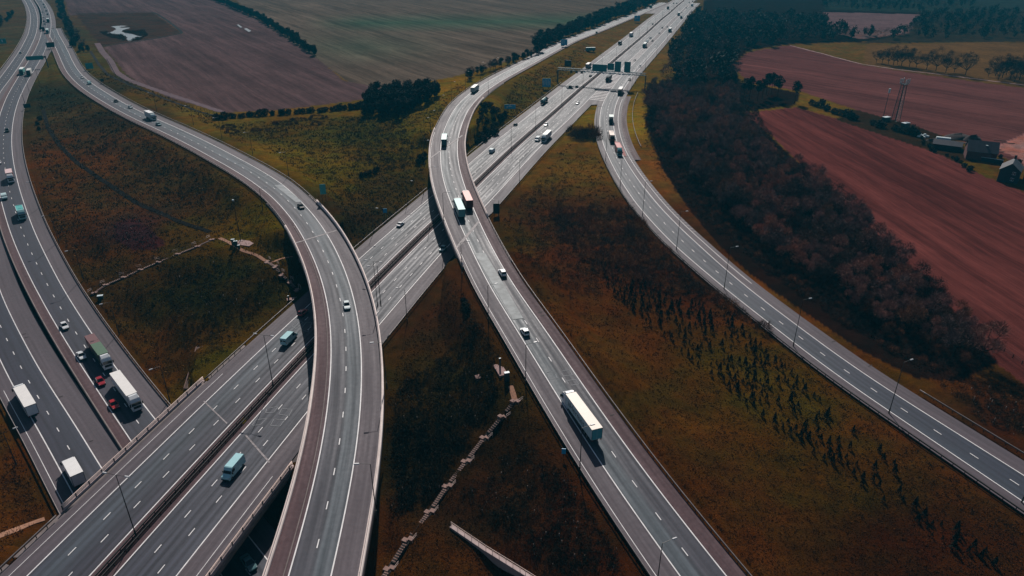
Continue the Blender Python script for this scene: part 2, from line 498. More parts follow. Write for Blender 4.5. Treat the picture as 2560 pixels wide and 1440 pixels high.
# ------------------------------------------------------------------ ground sheet
road_pts = []; edge_pts = []
def lower_near(P, rd, sep=4.0, dist=11.0):
    """is another road well below this point (so this is a bridge)?"""
    for r2, a2, b2 in SURF:
        if r2 is rd: continue
        k = r2.at(P[0], P[1])
        d = (P[0] - r2.P[k, 0]) * r2.N[k, 0] + (P[1] - r2.P[k, 1]) * r2.N[k, 1]
        al = abs((P[0] - r2.P[k, 0]) * r2.T[k, 0] + (P[1] - r2.P[k, 1]) * r2.T[k, 1])
        if al < 6 and a2[k] - dist < d < b2[k] + dist and r2.P[k, 2] < P[2] - sep:
            return True
    return False


for rd, a, b in SURF:
    a = np.broadcast_to(a, (rd.n,)); b = np.broadcast_to(b, (rd.n,))
    for k in range(0, rd.n):
        if rd is C and rd.v[k] > 560: continue
        if rd is D and 330 < rd.v[k] < 640: continue
        m_ = max(2, int((b[k] - a[k]) / 2.5))
        for i in range(m_ + 1):
            d = a[k] + (b[k] - a[k]) * i / m_
            p = rd.P[k].copy(); p[:2] += rd.N[k] * d
            if (rd is M or rd is D) and rd.v[k] > 200 and lower_near(p, rd): continue
            road_pts.append(p)
            if i in (0, m_) and k % 8 == 0: edge_pts.append(p - np.array([0, 0, .3]))
CTRL = [(2000, 300, 0), (2300, 400, 0), (2500, 700, 0), (2550, 950, 0), (2200, 200, 0), (2000, 150, 0), (2500, 250, 0), (1750, 400, 0), (2100, 700, 0), (2000, 50, 0), (2500, 50, 0), (1800, 60, 0), (2400, 0, 0),
        (500, 50, 5), (600, 200, 5), (400, 170, 6), (800, 100, 4), (1000, 100, 3), (1300, 60, 2), (700, 250, 5), (300, 80, 7), (900, 230, 5), (1100, 150, 4), (700, 0, 4), (1200, 0, 2),
        (520, 590, 5), (400, 560, 4.5), (300, 560, 3), (600, 610, 6), (640, 560, 7), (460, 640, 4), (380, 690, 1), (300, 720, -2), (500, 780, 1), (600, 720, 3.5), (420, 880, -3), (560, 880, 0), (350, 850, -4), (690, 660, 5), (740, 730, 1.5),
        (700, 340, 5), (870, 300, 5), (800, 430, 6), (950, 350, 4), (1000, 450, 1), (900, 520, 1), (1080, 250, 6),
        (1250, 920, 1.5), (1280, 1000, 1), (1100, 900, 0), (1210, 1100, -1), (1165, 1160, -2.5), (1075, 1275, -4.5), (965, 1425, -6.5), (1000, 1000, -1), (1000, 1200, -4), (1400, 1300, 1.5), (1300, 1250, 0), (1150, 1350, -4), (1250, 1430, -5.5), (1290, 1370, -1),
        (1500, 800, 1), (1800, 1000, 0), (2100, 1200, 0), (2400, 1400, 0), (1700, 1200, 1), (1450, 560, -1.5), (1550, 620, -2), (1700, 730, -1.5), (30, 1150, -4), (50, 1300, -1.5)]
ctrl = np.vstack([np.array(edge_pts), np.array([bp(*c) for c in CTRL])])
wts = np.r_[np.ones(len(edge_pts)), np.full(len(CTRL), 4.0)]


def idw(X, Y, vals, pts, w=None, pw=3.0):
    out = np.zeros((len(X), vals.shape[1]))
    for i in range(0, len(X), 4000):
        d2 = (X[i:i + 4000, None] - pts[None, :, 0]) ** 2 + (Y[i:i + 4000, None] - pts[None, :, 1]) ** 2 + 9.0
        k = d2 ** (-pw / 2)
        if w is not None: k *= w
        out[i:i + 4000] = (k @ vals) / k.sum(1)[:, None]
    return out


NA, NR = 820, 640
az = np.radians(np.linspace(-62, 62, NA)); rr_ = 42 * np.exp(np.linspace(0, math.log(2700 / 42), NR))
def bil(G, na, nr):
    a = np.linspace(0, G.shape[0] - 1, na); r = np.linspace(0, G.shape[1] - 1, nr)
    a0 = np.minimum(a.astype(int), G.shape[0] - 2); r0 = np.minimum(r.astype(int), G.shape[1] - 2)
    fa = (a - a0)[:, None, None]; fr = (r - r0)[None, :, None]
    g = lambda i, j: G[a0 + i][:, r0 + j]
    return (g(0, 0) * (1 - fa) + g(1, 0) * fa) * (1 - fr) + (g(0, 1) * (1 - fa) + g(1, 1) * fa) * fr


ca = np.radians(np.linspace(-62, 62, 206)); cr_ = 42 * np.exp(np.linspace(0, math.log(2700 / 42), 160))
CA, CR_ = np.meshgrid(ca, cr_, indexing='ij')
cx, cy = (np.sin(CA) * CR_).ravel(), (np.cos(CA) * CR_).ravel()
zc = idw(cx, cy, ctrl[:, 2:3], ctrl, wts)
# plant and soil colours (sRGB) by part of the site; lower ones include some vignette darkening
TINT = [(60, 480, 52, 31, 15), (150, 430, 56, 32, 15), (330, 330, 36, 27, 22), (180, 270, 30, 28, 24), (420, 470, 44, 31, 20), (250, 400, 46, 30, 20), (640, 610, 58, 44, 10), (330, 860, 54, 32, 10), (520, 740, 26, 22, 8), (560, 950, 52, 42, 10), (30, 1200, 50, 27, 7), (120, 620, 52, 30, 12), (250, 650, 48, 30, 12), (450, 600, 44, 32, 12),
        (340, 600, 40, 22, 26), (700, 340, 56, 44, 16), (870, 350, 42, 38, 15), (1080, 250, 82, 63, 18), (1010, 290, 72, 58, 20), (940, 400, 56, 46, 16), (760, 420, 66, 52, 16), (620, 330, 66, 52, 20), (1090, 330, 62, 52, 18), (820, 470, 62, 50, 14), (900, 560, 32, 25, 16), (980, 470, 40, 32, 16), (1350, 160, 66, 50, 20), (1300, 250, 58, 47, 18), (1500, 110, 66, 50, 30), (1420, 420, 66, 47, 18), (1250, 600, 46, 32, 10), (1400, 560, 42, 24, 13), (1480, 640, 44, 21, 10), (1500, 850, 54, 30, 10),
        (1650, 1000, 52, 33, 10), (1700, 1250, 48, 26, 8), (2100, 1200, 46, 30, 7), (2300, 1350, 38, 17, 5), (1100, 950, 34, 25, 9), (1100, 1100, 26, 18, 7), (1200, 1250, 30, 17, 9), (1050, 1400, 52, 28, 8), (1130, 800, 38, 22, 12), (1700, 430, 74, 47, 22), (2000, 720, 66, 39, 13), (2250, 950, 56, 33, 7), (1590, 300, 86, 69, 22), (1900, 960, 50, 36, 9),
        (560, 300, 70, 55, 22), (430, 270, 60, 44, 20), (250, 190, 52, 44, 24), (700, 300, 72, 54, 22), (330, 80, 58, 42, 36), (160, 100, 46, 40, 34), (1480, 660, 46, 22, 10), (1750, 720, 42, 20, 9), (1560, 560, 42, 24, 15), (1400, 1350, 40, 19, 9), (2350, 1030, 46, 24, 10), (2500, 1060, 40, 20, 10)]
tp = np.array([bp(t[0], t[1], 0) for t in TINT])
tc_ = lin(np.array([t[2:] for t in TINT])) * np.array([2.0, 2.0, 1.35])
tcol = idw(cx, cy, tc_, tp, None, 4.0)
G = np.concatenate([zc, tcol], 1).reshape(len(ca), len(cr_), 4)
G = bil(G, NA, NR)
AZ, RR = np.meshgrid(az, rr_, indexing='ij')
GX, GY = np.sin(AZ) * RR, np.cos(AZ) * RR
zt = G[:, :, 0].ravel(); X = GX.ravel(); Y = GY.ravel()
# low bumps, then flatten to the roads
zt = zt + 0.35 * np.sin(X * .11 + 1.3 * np.sin(Y * .07)) * np.sin(Y * .09 + 1.1 * np.sin(X * .05)) + .12 * np.sin(X * .43 + Y * .31) * np.sin(Y * .37 - X * .2)
kd = kdtree.KDTree(len(road_pts))
for i, p in enumerate(road_pts): kd.insert((p[0], p[1], 0), i)
kd.balance()
rpz = np.array(road_pts)[:, 2]
cell = set()
for p in road_pts:
    gx, gy = int(p[0] // 14), int(p[1] // 14)
    for i in (-1, 0, 1):
        for j in (-1, 0, 1): cell.add((gx + i, gy + j))
for i in range(len(X)):
    if (int(X[i] // 14), int(Y[i] // 14)) not in cell: continue
    res = kd.find_range((X[i], Y[i], 0), 3.2)
    if res:
        zmin = min(rpz[q[1]] for q in res); d = min(q[2] for q in res)
        zr = zmin - (0.55 if d < 2.6 else 0.2)
        zt[i] = zr
    else:
        co, idx, d = kd.find((X[i], Y[i], 0))
        if d < 14:
            f = (d - 3.2) / 10.8; f = f * f * (3 - 2 * f)
            zt[i] = (rpz[idx] - .2) * (1 - f) + zt[i] * f
PU, PV = proj(np.stack([X, Y, zt], 1))
# fields: polygon, colour, furrow direction (two picture points on one furrow)
jx = 3.0 * np.sin(X * .31 + Y * .17); 
FIELD = [
    ("red", [(1850, 282), (1990, 268), (2080, 293), (2200, 332), (2330, 374), (2440, 425), (2490, 452), (3300, 760), (3300, 1500), (2480, 900), (2400, 800), (2250, 640), (2060, 470), (1930, 340)], (84, 43, 39), (1950, 330), (2400, 600), 1.0),
    ("red", [(1830, 165), (1870, 130), (1975, 112), (2160, 163), (2320, 188), (3300, 320), (3300, 700), (2400, 352), (2230, 302), (2120, 268), (2000, 228), (1870, 205)], (88, 53, 50), (1900, 190), (2500, 290), .7),
    ("pasture", [(2165, 112), (2230, 112), (2480, 105), (3300, 150), (3300, 310), (2320, 186), (2160, 160)], (92, 66, 34), (2200, 140), (2500, 160), .2),
    ("farm", [(2060, 30), (2300, 36), (2270, 78), (2070, 72)], (84, 66, 70), (2060, 40), (2300, 45), .3),
    ("meadow", [(2440, 2), (3300, 2), (3300, 60), (2440, 24)], (62, 72, 54), (2440, 10), (2570, 12), .2),
    ("plough", [(258, 118), (300, 108), (460, 84), (383, 31), (175, 38), (150, -30), (530, -30), (612, 32), (642, 48), (790, 142), (860, 202), (1000, 226), (890, 252), (700, 274), (560, 282), (420, 244), (322, 192)], (80, 62, 62), (480, 120), (700, 250), .7),
    ("crop", [(560, -30), (1660, -30), (1640, -2), (1560, 32), (1400, 96), (1340, 130), (1230, 166), (1130, 193), (1020, 214), (995, 230), (865, 202), (800, 152), (640, 46)], (86, 74, 64), (800, 142), (960, 210), .8),
]
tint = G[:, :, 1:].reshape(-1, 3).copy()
furrow = np.zeros((len(X), 3))
jit = 0.6 * np.sin(X * 1.7) + 0.6 * np.sin(Y * 1.3)
for kind, poly, colr, f0, f1, wgt in FIELD:
    m_ = in_poly(PU + jit, PV + .3 * jit, poly)
    c = lin(colr)
    tint[m_] = c
    if kind == "crop":   # greener strips where the crop has come up
        g = np.clip(1 - np.abs(PV[m_] - (58 - .01 * (PU[m_] - 900))) / 26, 0, 1) * np.clip((PU[m_] - 760) / 140, 0, 1)
        g2 = np.clip(1 - np.abs(PV[m_] - 118) / 50, 0, 1) * np.clip(1 - np.abs(PU[m_] - 900) / 260, 0, 1) * .6
        g = np.maximum(g, g2)[:, None]
        tint[m_] = c * (1 - g) + lin((62, 76, 60)) * g
    d = bp(*f1)[:2] - bp(*f0)[:2]; d /= np.linalg.norm(d)
    furrow[m_, 0] = (X[m_] * -d[1] + Y[m_] * d[0]); furrow[m_, 1] = X[m_] * d[0] + Y[m_] * d[1]; furrow[m_, 2] = wgt
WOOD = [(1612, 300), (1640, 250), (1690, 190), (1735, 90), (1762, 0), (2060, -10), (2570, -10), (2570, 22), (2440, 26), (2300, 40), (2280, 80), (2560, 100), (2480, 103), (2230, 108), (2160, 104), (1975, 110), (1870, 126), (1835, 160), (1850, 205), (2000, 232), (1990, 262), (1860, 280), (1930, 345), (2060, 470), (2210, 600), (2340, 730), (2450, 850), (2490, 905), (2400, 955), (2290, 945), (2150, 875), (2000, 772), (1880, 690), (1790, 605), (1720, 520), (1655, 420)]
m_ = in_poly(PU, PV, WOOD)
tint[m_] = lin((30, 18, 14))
m_ = in_poly(PU, PV, [(2060, 24), (2330, 32), (2570, 24), (2570, -10), (2060, -10)]); tint[m_] = lin((40, 42, 38))
m_ = in_poly(PU, PV, [(2290, 36), (2570, 24), (2570, 104), (2150, 108), (2270, 84)]); tint[m_] = lin((46, 38, 30))
m_ = in_poly(PU, PV, [(2060, 30), (2300, 36), (2270, 84), (2150, 98), (2064, 76)]); tint[m_] = lin((96, 74, 76))
PSQ = [(190, 34), (382, 31), (456, 85), (300, 108), (254, 116), (215, 70)]
m_ = in_poly(PU, PV, PSQ); tint[m_] = lin((62, 46, 40))
VERGE = [(2090, 300), (2200, 336), (2330, 378), (2440, 428), (2480, 446), (2400, 356), (2280, 312), (2130, 272)]
m_ = in_poly(PU, PV, VERGE); tint[m_] = lin((44, 32, 20)); furrow[m_] = 0
m_ = in_poly(PU, PV, [(2400, 402), (2470, 412), (2490, 438), (2475, 448), (2395, 408)]); tint[m_] = lin((82, 66, 18)); furrow[m_] = 0
m_ = in_poly(PU, PV, [(2478, 372), (2570, 330), (2570, 425), (2545, 392)]); tint[m_] = lin((150, 104, 100)); furrow[m_] = 0
m_ = in_poly(PU, PV, [(285, 560), (330, 545), (365, 565), (415, 608), (390, 625), (330, 625), (290, 600)]); tint[m_] = lin((58, 32, 35))
idx = np.arange(NA * NR).reshape(NA, NR)
Fq = np.stack([idx[:-1, :-1], idx[1:, :-1], idx[1:, 1:], idx[:-1, 1:]], -1).reshape(-1, 4)[:, ::-1]
TV = np.stack([X, Y, zt], 1)


def ground_material():
    m, nt, b = new_mat("ground_cover")
    L = nt.links
    at = N(nt, "ShaderNodeVertexColor", layer_name="tint")
    fu = N(nt, "ShaderNodeAttribute", attribute_name="furrow")
    sp = N(nt, "ShaderNodeSeparateXYZ"); L.new(fu.outputs["Vector"], sp.inputs[0])
    tc = N(nt, "ShaderNodeTexCoord")

    def noise(vec, scale, detail, lo, hi, fmin=.3, fmax=.7, rough=.6):
        n = N(nt, "ShaderNodeTexNoise"); n.inputs["Scale"].default_value = scale; n.inputs["Detail"].default_value = detail; n.inputs["Roughness"].default_value = rough
        L.new(vec, n.inputs["Vector"])
        r = N(nt, "ShaderNodeMapRange"); r.inputs["From Min"].default_value = fmin; r.inputs["From Max"].default_value = fmax
        r.inputs["To Min"].default_value = lo; r.inputs["To Max"].default_value = hi
        L.new(n.outputs["Fac"], r.inputs["Value"])
        return r.outputs[0]

    def mul(a, c):
        q = N(nt, "ShaderNodeMath", operation='MULTIPLY'); L.new(a, q.inputs[0]); L.new(c, q.inputs[1]); return q.outputs[0]
    big = noise(tc.outputs["Object"], .035, 4, .72, 1.28)
    midn = noise(tc.outputs["Object"], .28, 5, .76, 1.26)
    fine = noise(tc.outputs["Object"], 2.2, 6, .66, 1.36, rough=.75)
    grass = mul(mul(big, midn), fine)
    cmb = N(nt, "ShaderNodeCombineXYZ")
    a1 = N(nt, "ShaderNodeMath", operation='MULTIPLY', i_1=.16); L.new(sp.outputs[0], a1.inputs[0]); L.new(a1.outputs[0], cmb.inputs[0])
    a2 = N(nt, "ShaderNodeMath", operation='MULTIPLY', i_1=.006); L.new(sp.outputs[1], a2.inputs[0]); L.new(a2.outputs[0], cmb.inputs[1])
    f1 = noise(cmb.outputs[0], 1.0, 8, .55, 1.75, .34, .68, .75)
    cm2 = N(nt, "ShaderNodeCombineXYZ")
    a3 = N(nt, "ShaderNodeMath", operation='MULTIPLY', i_1=1.3); L.new(sp.outputs[0], a3.inputs[0]); L.new(a3.outputs[0], cm2.inputs[0])
    a4 = N(nt, "ShaderNodeMath", operation='MULTIPLY', i_1=.09); L.new(sp.outputs[1], a4.inputs[0]); L.new(a4.outputs[0], cm2.inputs[1])
    f2 = noise(cm2.outputs[0], 1.0, 5, .8, 1.25, .3, .7)
    cm3 = N(nt, "ShaderNodeCombineXYZ")
    a5 = N(nt, "ShaderNodeMath", operation='MULTIPLY', i_1=.035); L.new(sp.outputs[0], a5.inputs[0]); L.new(a5.outputs[0], cm3.inputs[0])
    a6 = N(nt, "ShaderNodeMath", operation='MULTIPLY', i_1=.004); L.new(sp.outputs[1], a6.inputs[0]); L.new(a6.outputs[0], cm3.inputs[1])
    wide = mul(noise(tc.outputs["Object"], .012, 4, .86, 1.14), noise(cm3.outputs[0], 1.0, 4, .74, 1.42))
    fld = mul(mul(f1, f2), wide)
    mx = N(nt, "ShaderNodeMix", data_type='FLOAT'); L.new(sp.outputs[2], mx.inputs[0]); L.new(grass, mx.inputs[2]); L.new(fld, mx.inputs[3])
    # warm and green patches inside the grass
    hue = noise(tc.outputs["Object"], .09, 5, 0, 1, .38, .62)
    warm = N(nt, "ShaderNodeMix", data_type='RGBA'); warm.inputs[6].default_value = (1.18, .94, .75, 1); warm.inputs[7].default_value = (.82, 1.02, 1.0, 1)
    L.new(hue, warm.inputs[0])
    isf = N(nt, "ShaderNodeMath", operation='LESS_THAN', i_1=.1); L.new(sp.outputs[2], isf.inputs[0])
    w2 = N(nt, "ShaderNodeMix", data_type='RGBA'); w2.inputs[6].default_value = (1, 1, 1, 1); L.new(isf.outputs[0], w2.inputs[0]); L.new(warm.outputs[2], w2.inputs[7])
    m1 = N(nt, "ShaderNodeMix", data_type='RGBA', blend_type='MULTIPLY'); m1.inputs[0].default_value = 1; L.new(at.outputs[0], m1.inputs[6]); L.new(w2.outputs[2], m1.inputs[7])
    m2 = N(nt, "ShaderNodeMix", data_type='RGBA', blend_type='MULTIPLY'); m2.inputs[0].default_value = 1; L.new(m1.outputs[2], m2.inputs[6]); L.new(mx.outputs[0], m2.inputs[7])
    L.new(m2.outputs[2], b.inputs["Base Color"])
    b.inputs["Roughness"].default_value = 1.0; b.inputs["Specular IOR Level"].default_value = 0.0
    bn = N(nt, "ShaderNodeBump"); bn.inputs["Strength"].default_value = .8; bn.inputs["Distance"].default_value = .35
    L.new(fine, bn.inputs["Height"]); L.new(bn.outputs[0], b.inputs["Normal"])
    return m


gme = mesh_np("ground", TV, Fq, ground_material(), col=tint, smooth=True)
fa = gme.attributes.new("furrow", 'FLOAT_VECTOR', 'POINT'); fa.data.foreach_set("vector", furrow.astype(np.float32).ravel())
struct(ob("ground", gme))
BV = BVHTree.FromPolygons(TV.tolist(), Fq.tolist())


def gz(x, y):
    h = BV.ray_cast(Vector((x, y, 90)), Vector((0, 0, -1)))
    return h[0].z if h[0] else 0.0


def gp(u, v):
    """the point of ground seen at a picture position"""
    x = (u - 1280) / F; y = (v - 720) / F
    d = Vector((x, CT - y * ST, -ST - y * CT)).normalized()
    h = BV.ray_cast(Vector((0, 0, H0)), d)
    return h[0] if h[0] else Vector(bp(u, v, 0))

# ------------------------------------------------------------------ bridges, parapets and barriers
CONC = mat("bridge_concrete", lin((170, 150, 148)), rough=.8, var=.18, scale=.5)
CONCD = mat("weathered_concrete", lin((120, 108, 106)), rough=.85, var=.25, scale=.4)
PARA = mat("parapet_concrete", lin((232, 216, 210)), rough=.7, var=.16, scale=.35)
GALV = mat("galvanised_steel", lin((112, 104, 104)), rough=.45, metal=.3, var=.2, scale=.8)
GALVD = mat("weathered_steel", lin((48, 42, 42)), rough=.6, metal=.3, var=.3, scale=.8)
RAILP = mat("painted_rail", lin((226, 200, 190)), rough=.5, var=.1)


def thing(name, label, cat, loc=(0, 0, 0), rotz=0, group=None):
    o = bpy.data.objects.new(name, None); COL.objects.link(o)
    o.empty_display_size = .5
    o.location = loc; o.rotation_euler = (0, 0, rotz)
    return tag(o, label, cat, group)


def prism(name, Q4, mat_, parent):
    """closed bar swept along four matching point rows"""
    n = len(Q4[0]); V = np.vstack(Q4); fs = []
    a = np.arange(n - 1)
    for i in range(4):
        j = (i + 1) % 4
        fs.append(np.stack([a + i * n, a + j * n, a + 1 + j * n, a + 1 + i * n], 1))
    fs.append(np.array([[0, 3 * n, 2 * n, n]])); fs.append(np.array([[n - 1, 2 * n - 1, 3 * n - 1, 4 * n - 1]]))
    return ob(name, mesh_np(name, V, np.vstack(fs), mat_), parent)


def bar(rd, name, d0, d1, za, zb, sl, mat_, parent):
    return prism(name, [rd.off(d0, za, sl), rd.off(d1, za, sl), rd.off(d1, zb, sl), rd.off(d0, zb, sl)], mat_, parent)


def sl_by(rd, d, v0, v1):
    v = proj(rd.off(d))[1]
    k = np.where((v >= v0) & (v <= v1))[0]
    return slice(k[0], k[-1] + 1)


def posts(rd, d, sl, step, h, parent, mat_, r=.06, z0_=-.25, most=95, name="post"):
    c = rd.off(d, 0, sl); s = rd.s[sl]
    me = MB().box(-r, r, -r, r, z0_, h).mesh(name, mat_)
    k = 0
    for q in np.arange(s[-1], s[0], -step):
        if k >= most: break
        p = [np.interp(q, s, c[:, i]) for i in range(3)]
        ob(name, me, parent, p); k += 1


def guard(label, rd, d, v0, v1, h=.78, step=3.2, mat_=None, group="steel safety barriers along the road edges", most=90, name="safety_barrier"):
    sl = sl_by(rd, d, v0, v1)
    t = thing(name, label, "safety barrier", group=group)
    mm = mat_ or GALV
    d = np.broadcast_to(d, (rd.n,))
    bar(rd, "rail", d - .09, d + .09, h - .32, h, sl, mm, t)
    if most: posts(rd, d + .02, sl, step, h - .1, t, GALVD, most=most)
    return t


cb = thing("flyover_bridge", "curved concrete flyover carrying two lanes over the motorway", "bridge")
slC = C.rng(495, 2000)
bar(C, "deck", -C.hw - 3.9, C.hw + 5.1, -1.7, -.06, slC, CONCD, cb)
slCl, slCr = sl_by(C, -C.hw - 3.7, 566, 2000), sl_by(C, C.hw + 4.85, 503, 2000)
bar(C, "parapet", -C.hw - 3.95, -C.hw - 3.4, -.4, 1.0, slCl, PARA, cb)
bar(C, "parapet", C.hw + 4.6, C.hw + 5.15, -.4, 1.15, slCr, PARA, cb)
bar(C, "parapet_rail", -C.hw - 3.7, -C.hw - 3.6, 1.25, 1.34, slCl, RAILP, cb)
bar(C, "parapet_rail", C.hw + 4.8, C.hw + 4.9, 1.45, 1.54, slCr, RAILP, cb)
bar(C, "kerb", -C.hw - .9, -C.hw - .7, -.05, .12, slCl, CONCD, cb)
db = thing("flyover_bridge", "concrete link road bridge crossing the motorway beyond the curved flyover", "bridge")
slD = D.rng(205, 665)
bar(D, "deck", -D.hw - 5.4, D.hw + 3.9, -1.6, -.06, slD, CONCD, db)
slDl, slDr = sl_by(D, -D.hw - 5.2, 322, 668), sl_by(D, D.hw + 3.7, 246, 548)
bar(D, "parapet", -D.hw - 5.45, -D.hw - 4.95, -.4, 1.0, slDl, PARA, db)
bar(D, "parapet", D.hw + 3.45, D.hw + 3.92, -.4, 1.0, slDr, PARA, db)
bar(D, "parapet_rail", -D.hw - 5.2, -D.hw - 5.1, 1.2, 1.29, slDl, RAILP, db)
bar(D, "parapet_rail", D.hw + 3.6, D.hw + 3.7, 1.2, 1.29, slDr, RAILP, db)
mb_ = thing("motorway_bridge", "straight concrete motorway bridge over the lower dual carriageway", "bridge")
slM = M.rng(880, 2000)
bar(M, "deck", -19.3, 19.5, -1.5, -.3, slM, CONCD, mb_)
slMl, slMr = sl_by(M, -19.0, 952, 1292), sl_by(M, 19.2, 1150, 2000)
for sl_, sg in ((slMl, -1), (slMr, 1)):
    d_ = 19.1 * sg
    bar(M, "plinth", d_ - .3, d_ + .3, -.4, .28, sl_, CONC, mb_)
    bar(M, "shoulder_strip", *sorted((18.02 * sg, 18.8 * sg)), -.3, -.02, sl_, CONCD, mb_)
    for z_ in (.55, .85, 1.2):
        bar(M, "parapet_rail", d_ - .08, d_ + .08, z_, z_ + .12, sl_, RAILP, mb_)
    posts(M, d_, sl_, 3.6, 1.2, mb_, GALVD, r=.09, z0_=.2, most=40, name="parapet_post")


def wall_across(rd, v, d0, d1, zb, th, parent, name, mat_):
    k = int(np.argmin(np.abs(rd.v - v))); P, Nn, T = rd.P[k], rd.N[k], rd.T[k]
    a = P[:2] + Nn * d0; b = P[:2] + Nn * d1
    zt_ = P[2] - 1.5
    m_ = MB(); o = T * th / 2
    m_.hexa([(*(a - o), zb), (*(b - o), zb), (*(b + o), zb), (*(a + o), zb), (*(a - o), zt_), (*(b - o), zt_), (*(b + o), zt_), (*(a + o), zt_)])
    m_.build(name, mat_, parent)


wall_across(D, 655, -D.hw[0] - 5.2, D.hw[0] + 3.6, -3, 1.2, db, "abutment", PARA)
wall_across(D, 345, -D.hw[0] - 5.2, D.hw[0] + 3.6, -3, 1.2, db, "abutment", CONC)
wall_across(D, 497, -6, 5, -3, 1.0, db, "pier", CONC)
wall_across(C, 600, -7, 8, -3, 1.2, cb, "abutment", CONC)
for v_ in (768, 1000, 1230): wall_across(C, v_, -3.5, 4.5, -9, 1.4, cb, "pier", CONCD)

guard("steel barrier beside the lorries on the lower dual carriageway", A1, A1.hw + 4.75, 92, 1045, step=3.2, most=92)
guard("steel barrier on the far verge of the lower dual carriageway", A2, -A2.hw - 3.75, 900, 1400, step=3.2, most=60)
guard("low barrier along the distant bend of the dual carriageway", A2, -A2.hw - 3.8, 20, 190, most=0)
guard("steel barrier on the outer side of the bend before the flyover", C, C.hw + 4.75, 60, 508, step=4, most=80)
guard("steel barrier on the inner side of the bend before the flyover", C, -C.hw - 3.5, 118, 575, step=4, most=80)
guard("steel barrier by the grass corner at the near end of the motorway", M, -18.7, 1286, 1500, step=2.6, most=40)
guard("steel barrier below the grass slope between dual carriageway and flyover", M, -18.7, 745, 962, step=2.6, most=60)
guard("steel barrier beside the motorway between the two flyovers", M, -18.7, 470, 642, step=2.8, most=60)
guard("steel barrier of the motorway edge beyond the link bridge", M, -18.7, 208, 425, step=4, most=60)
guard("steel barrier on the motorway side of the young planting mound", M, 18.7, 845, 955, step=2.4, most=40)
guard("steel barrier curving up to the link bridge abutment", M, 18.7, 672, 850, step=2.6, most=60)
guard("steel barrier below the dead brush beyond the link bridge", M, 18.7, 300, 545, step=3, most=80)
guard("first rail of the central reserve facing the outbound lanes", M, -.62, 20, 2000, step=3.2, mat_=GALVD, most=90)
guard("second rail of the central reserve facing the oncoming lanes", M, .62, 20, 2000, step=3.2, mat_=GALVD, most=90)
guard("steel barrier on the lamp side of the link road past the articulated lorry", D, -D.hw - 5.15, 664, 2000, step=2.6, most=95)
guard("steel barrier on the sapling side of the link road", D, D.hw + 3.65, 546, 2000, step=2.6, most=95)
guard("steel barrier of the link road climbing from the motorway", D, -D.hw - 5.15, 150, 330, step=4, most=60)
guard("steel barrier on the lamp side of the sweeping slip road", E, -E.hw - 3.3, 330, 2000, step=2.8, most=95, mat_=GALVD)
guard("short barrier beside the hatched bend under the bare trees", E, E.hw + 11.5, 232, 372, step=3, most=60)
guard("single pale rail on the wood side of the slip road", E, E.hw + 6.2, 975, 2000, step=2.6, most=60)

# slot and wall between the dual carriageways
k_ = A1.off(-A1.hw - 2.9)
wv = thing("retaining_kerb_wall", "long low concrete wall between the two dual carriageways", "wall")
sl_ = A1.rng(300, 1500)
bar(A1, "wall_body", -A1.hw - 2.75, -A1.hw - 2.4, -.6, .5, sl_, CONCD, wv)

# wing wall with railing near the lower stairway
pts_ = [gp(1128, 1318), gp(1215, 1382), gp(1300, 1440), gp(1370, 1490)]
ww = thing("retaining_wall", "sloping concrete retaining wall with a handrail along its top", "wall")
top = [Vector((p.x, p.y, p.z + .4 + i * .5)) for i, p in enumerate(pts_)]
w_ = MB()
for i in range(3):
    a, b = top[i], top[i + 1]; n_ = Vector((-(b - a).y, (b - a).x, 0)).normalized() * .45
    w_.hexa([(*(a - n_).xy, a.z - 4 - i * 1.5), (*(b - n_).xy, b.z - 5.5 - i * 1.5), (*(b + n_).xy, b.z - 5.5 - i * 1.5), (*(a + n_).xy, a.z - 4 - i * 1.5), (a - n_), (b - n_), (b + n_), (a + n_)])
w_.build("wall_body", CONC, ww)
for hz in (.55, 1.05):
    r_ = MB()
    for i in range(3): r_.tube(top[i] + Vector((0, 0, hz)), top[i + 1] + Vector((0, 0, hz)), .05)
    r_.build("handrail", RAILP, ww)
pm = MB().tube((0, 0, 0), (0, 0, 1.1), .05).mesh("post", RAILP)
for i in range(3):
    for f in range(5):
        ob("post", pm, ww, top[i].lerp(top[i + 1], f / 5))

# ------------------------------------------------------------------ road details: joints, patches, loops, hatching
JOINT = mat("joint_paint", lin((132, 124, 126)), rough=.7, var=.5, scale=1.2)
PATCH = mat("worn_patch", lin((142, 147, 148)), rough=.7, var=.3, scale=.5)
PATCHL = mat("worn_light_patch", lin((104, 112, 118)), rough=.6, var=.3, scale=.4)
DARKP = mat("dark_patch", lin((40, 30, 32)), rough=.8, var=.3)
REDP = mat("red_surfacing", lin((150, 84, 82)), rough=.8, var=.15)
LOOP = mat("loop_saw_cut", lin((128, 130, 134)), rough=.8, var=.2)


def on(rd, u, v, lift=0.0):
    """the point of a road seen at a picture position, and the road sample next to it"""
    z = 0.0
    for _ in range(4):
        P = bp(u, v, z + lift); k = rd.at(P[0], P[1]); z = rd.P[k, 2]
    P = bp(u, v, z + lift); P[2] = z
    return Vector(P), k


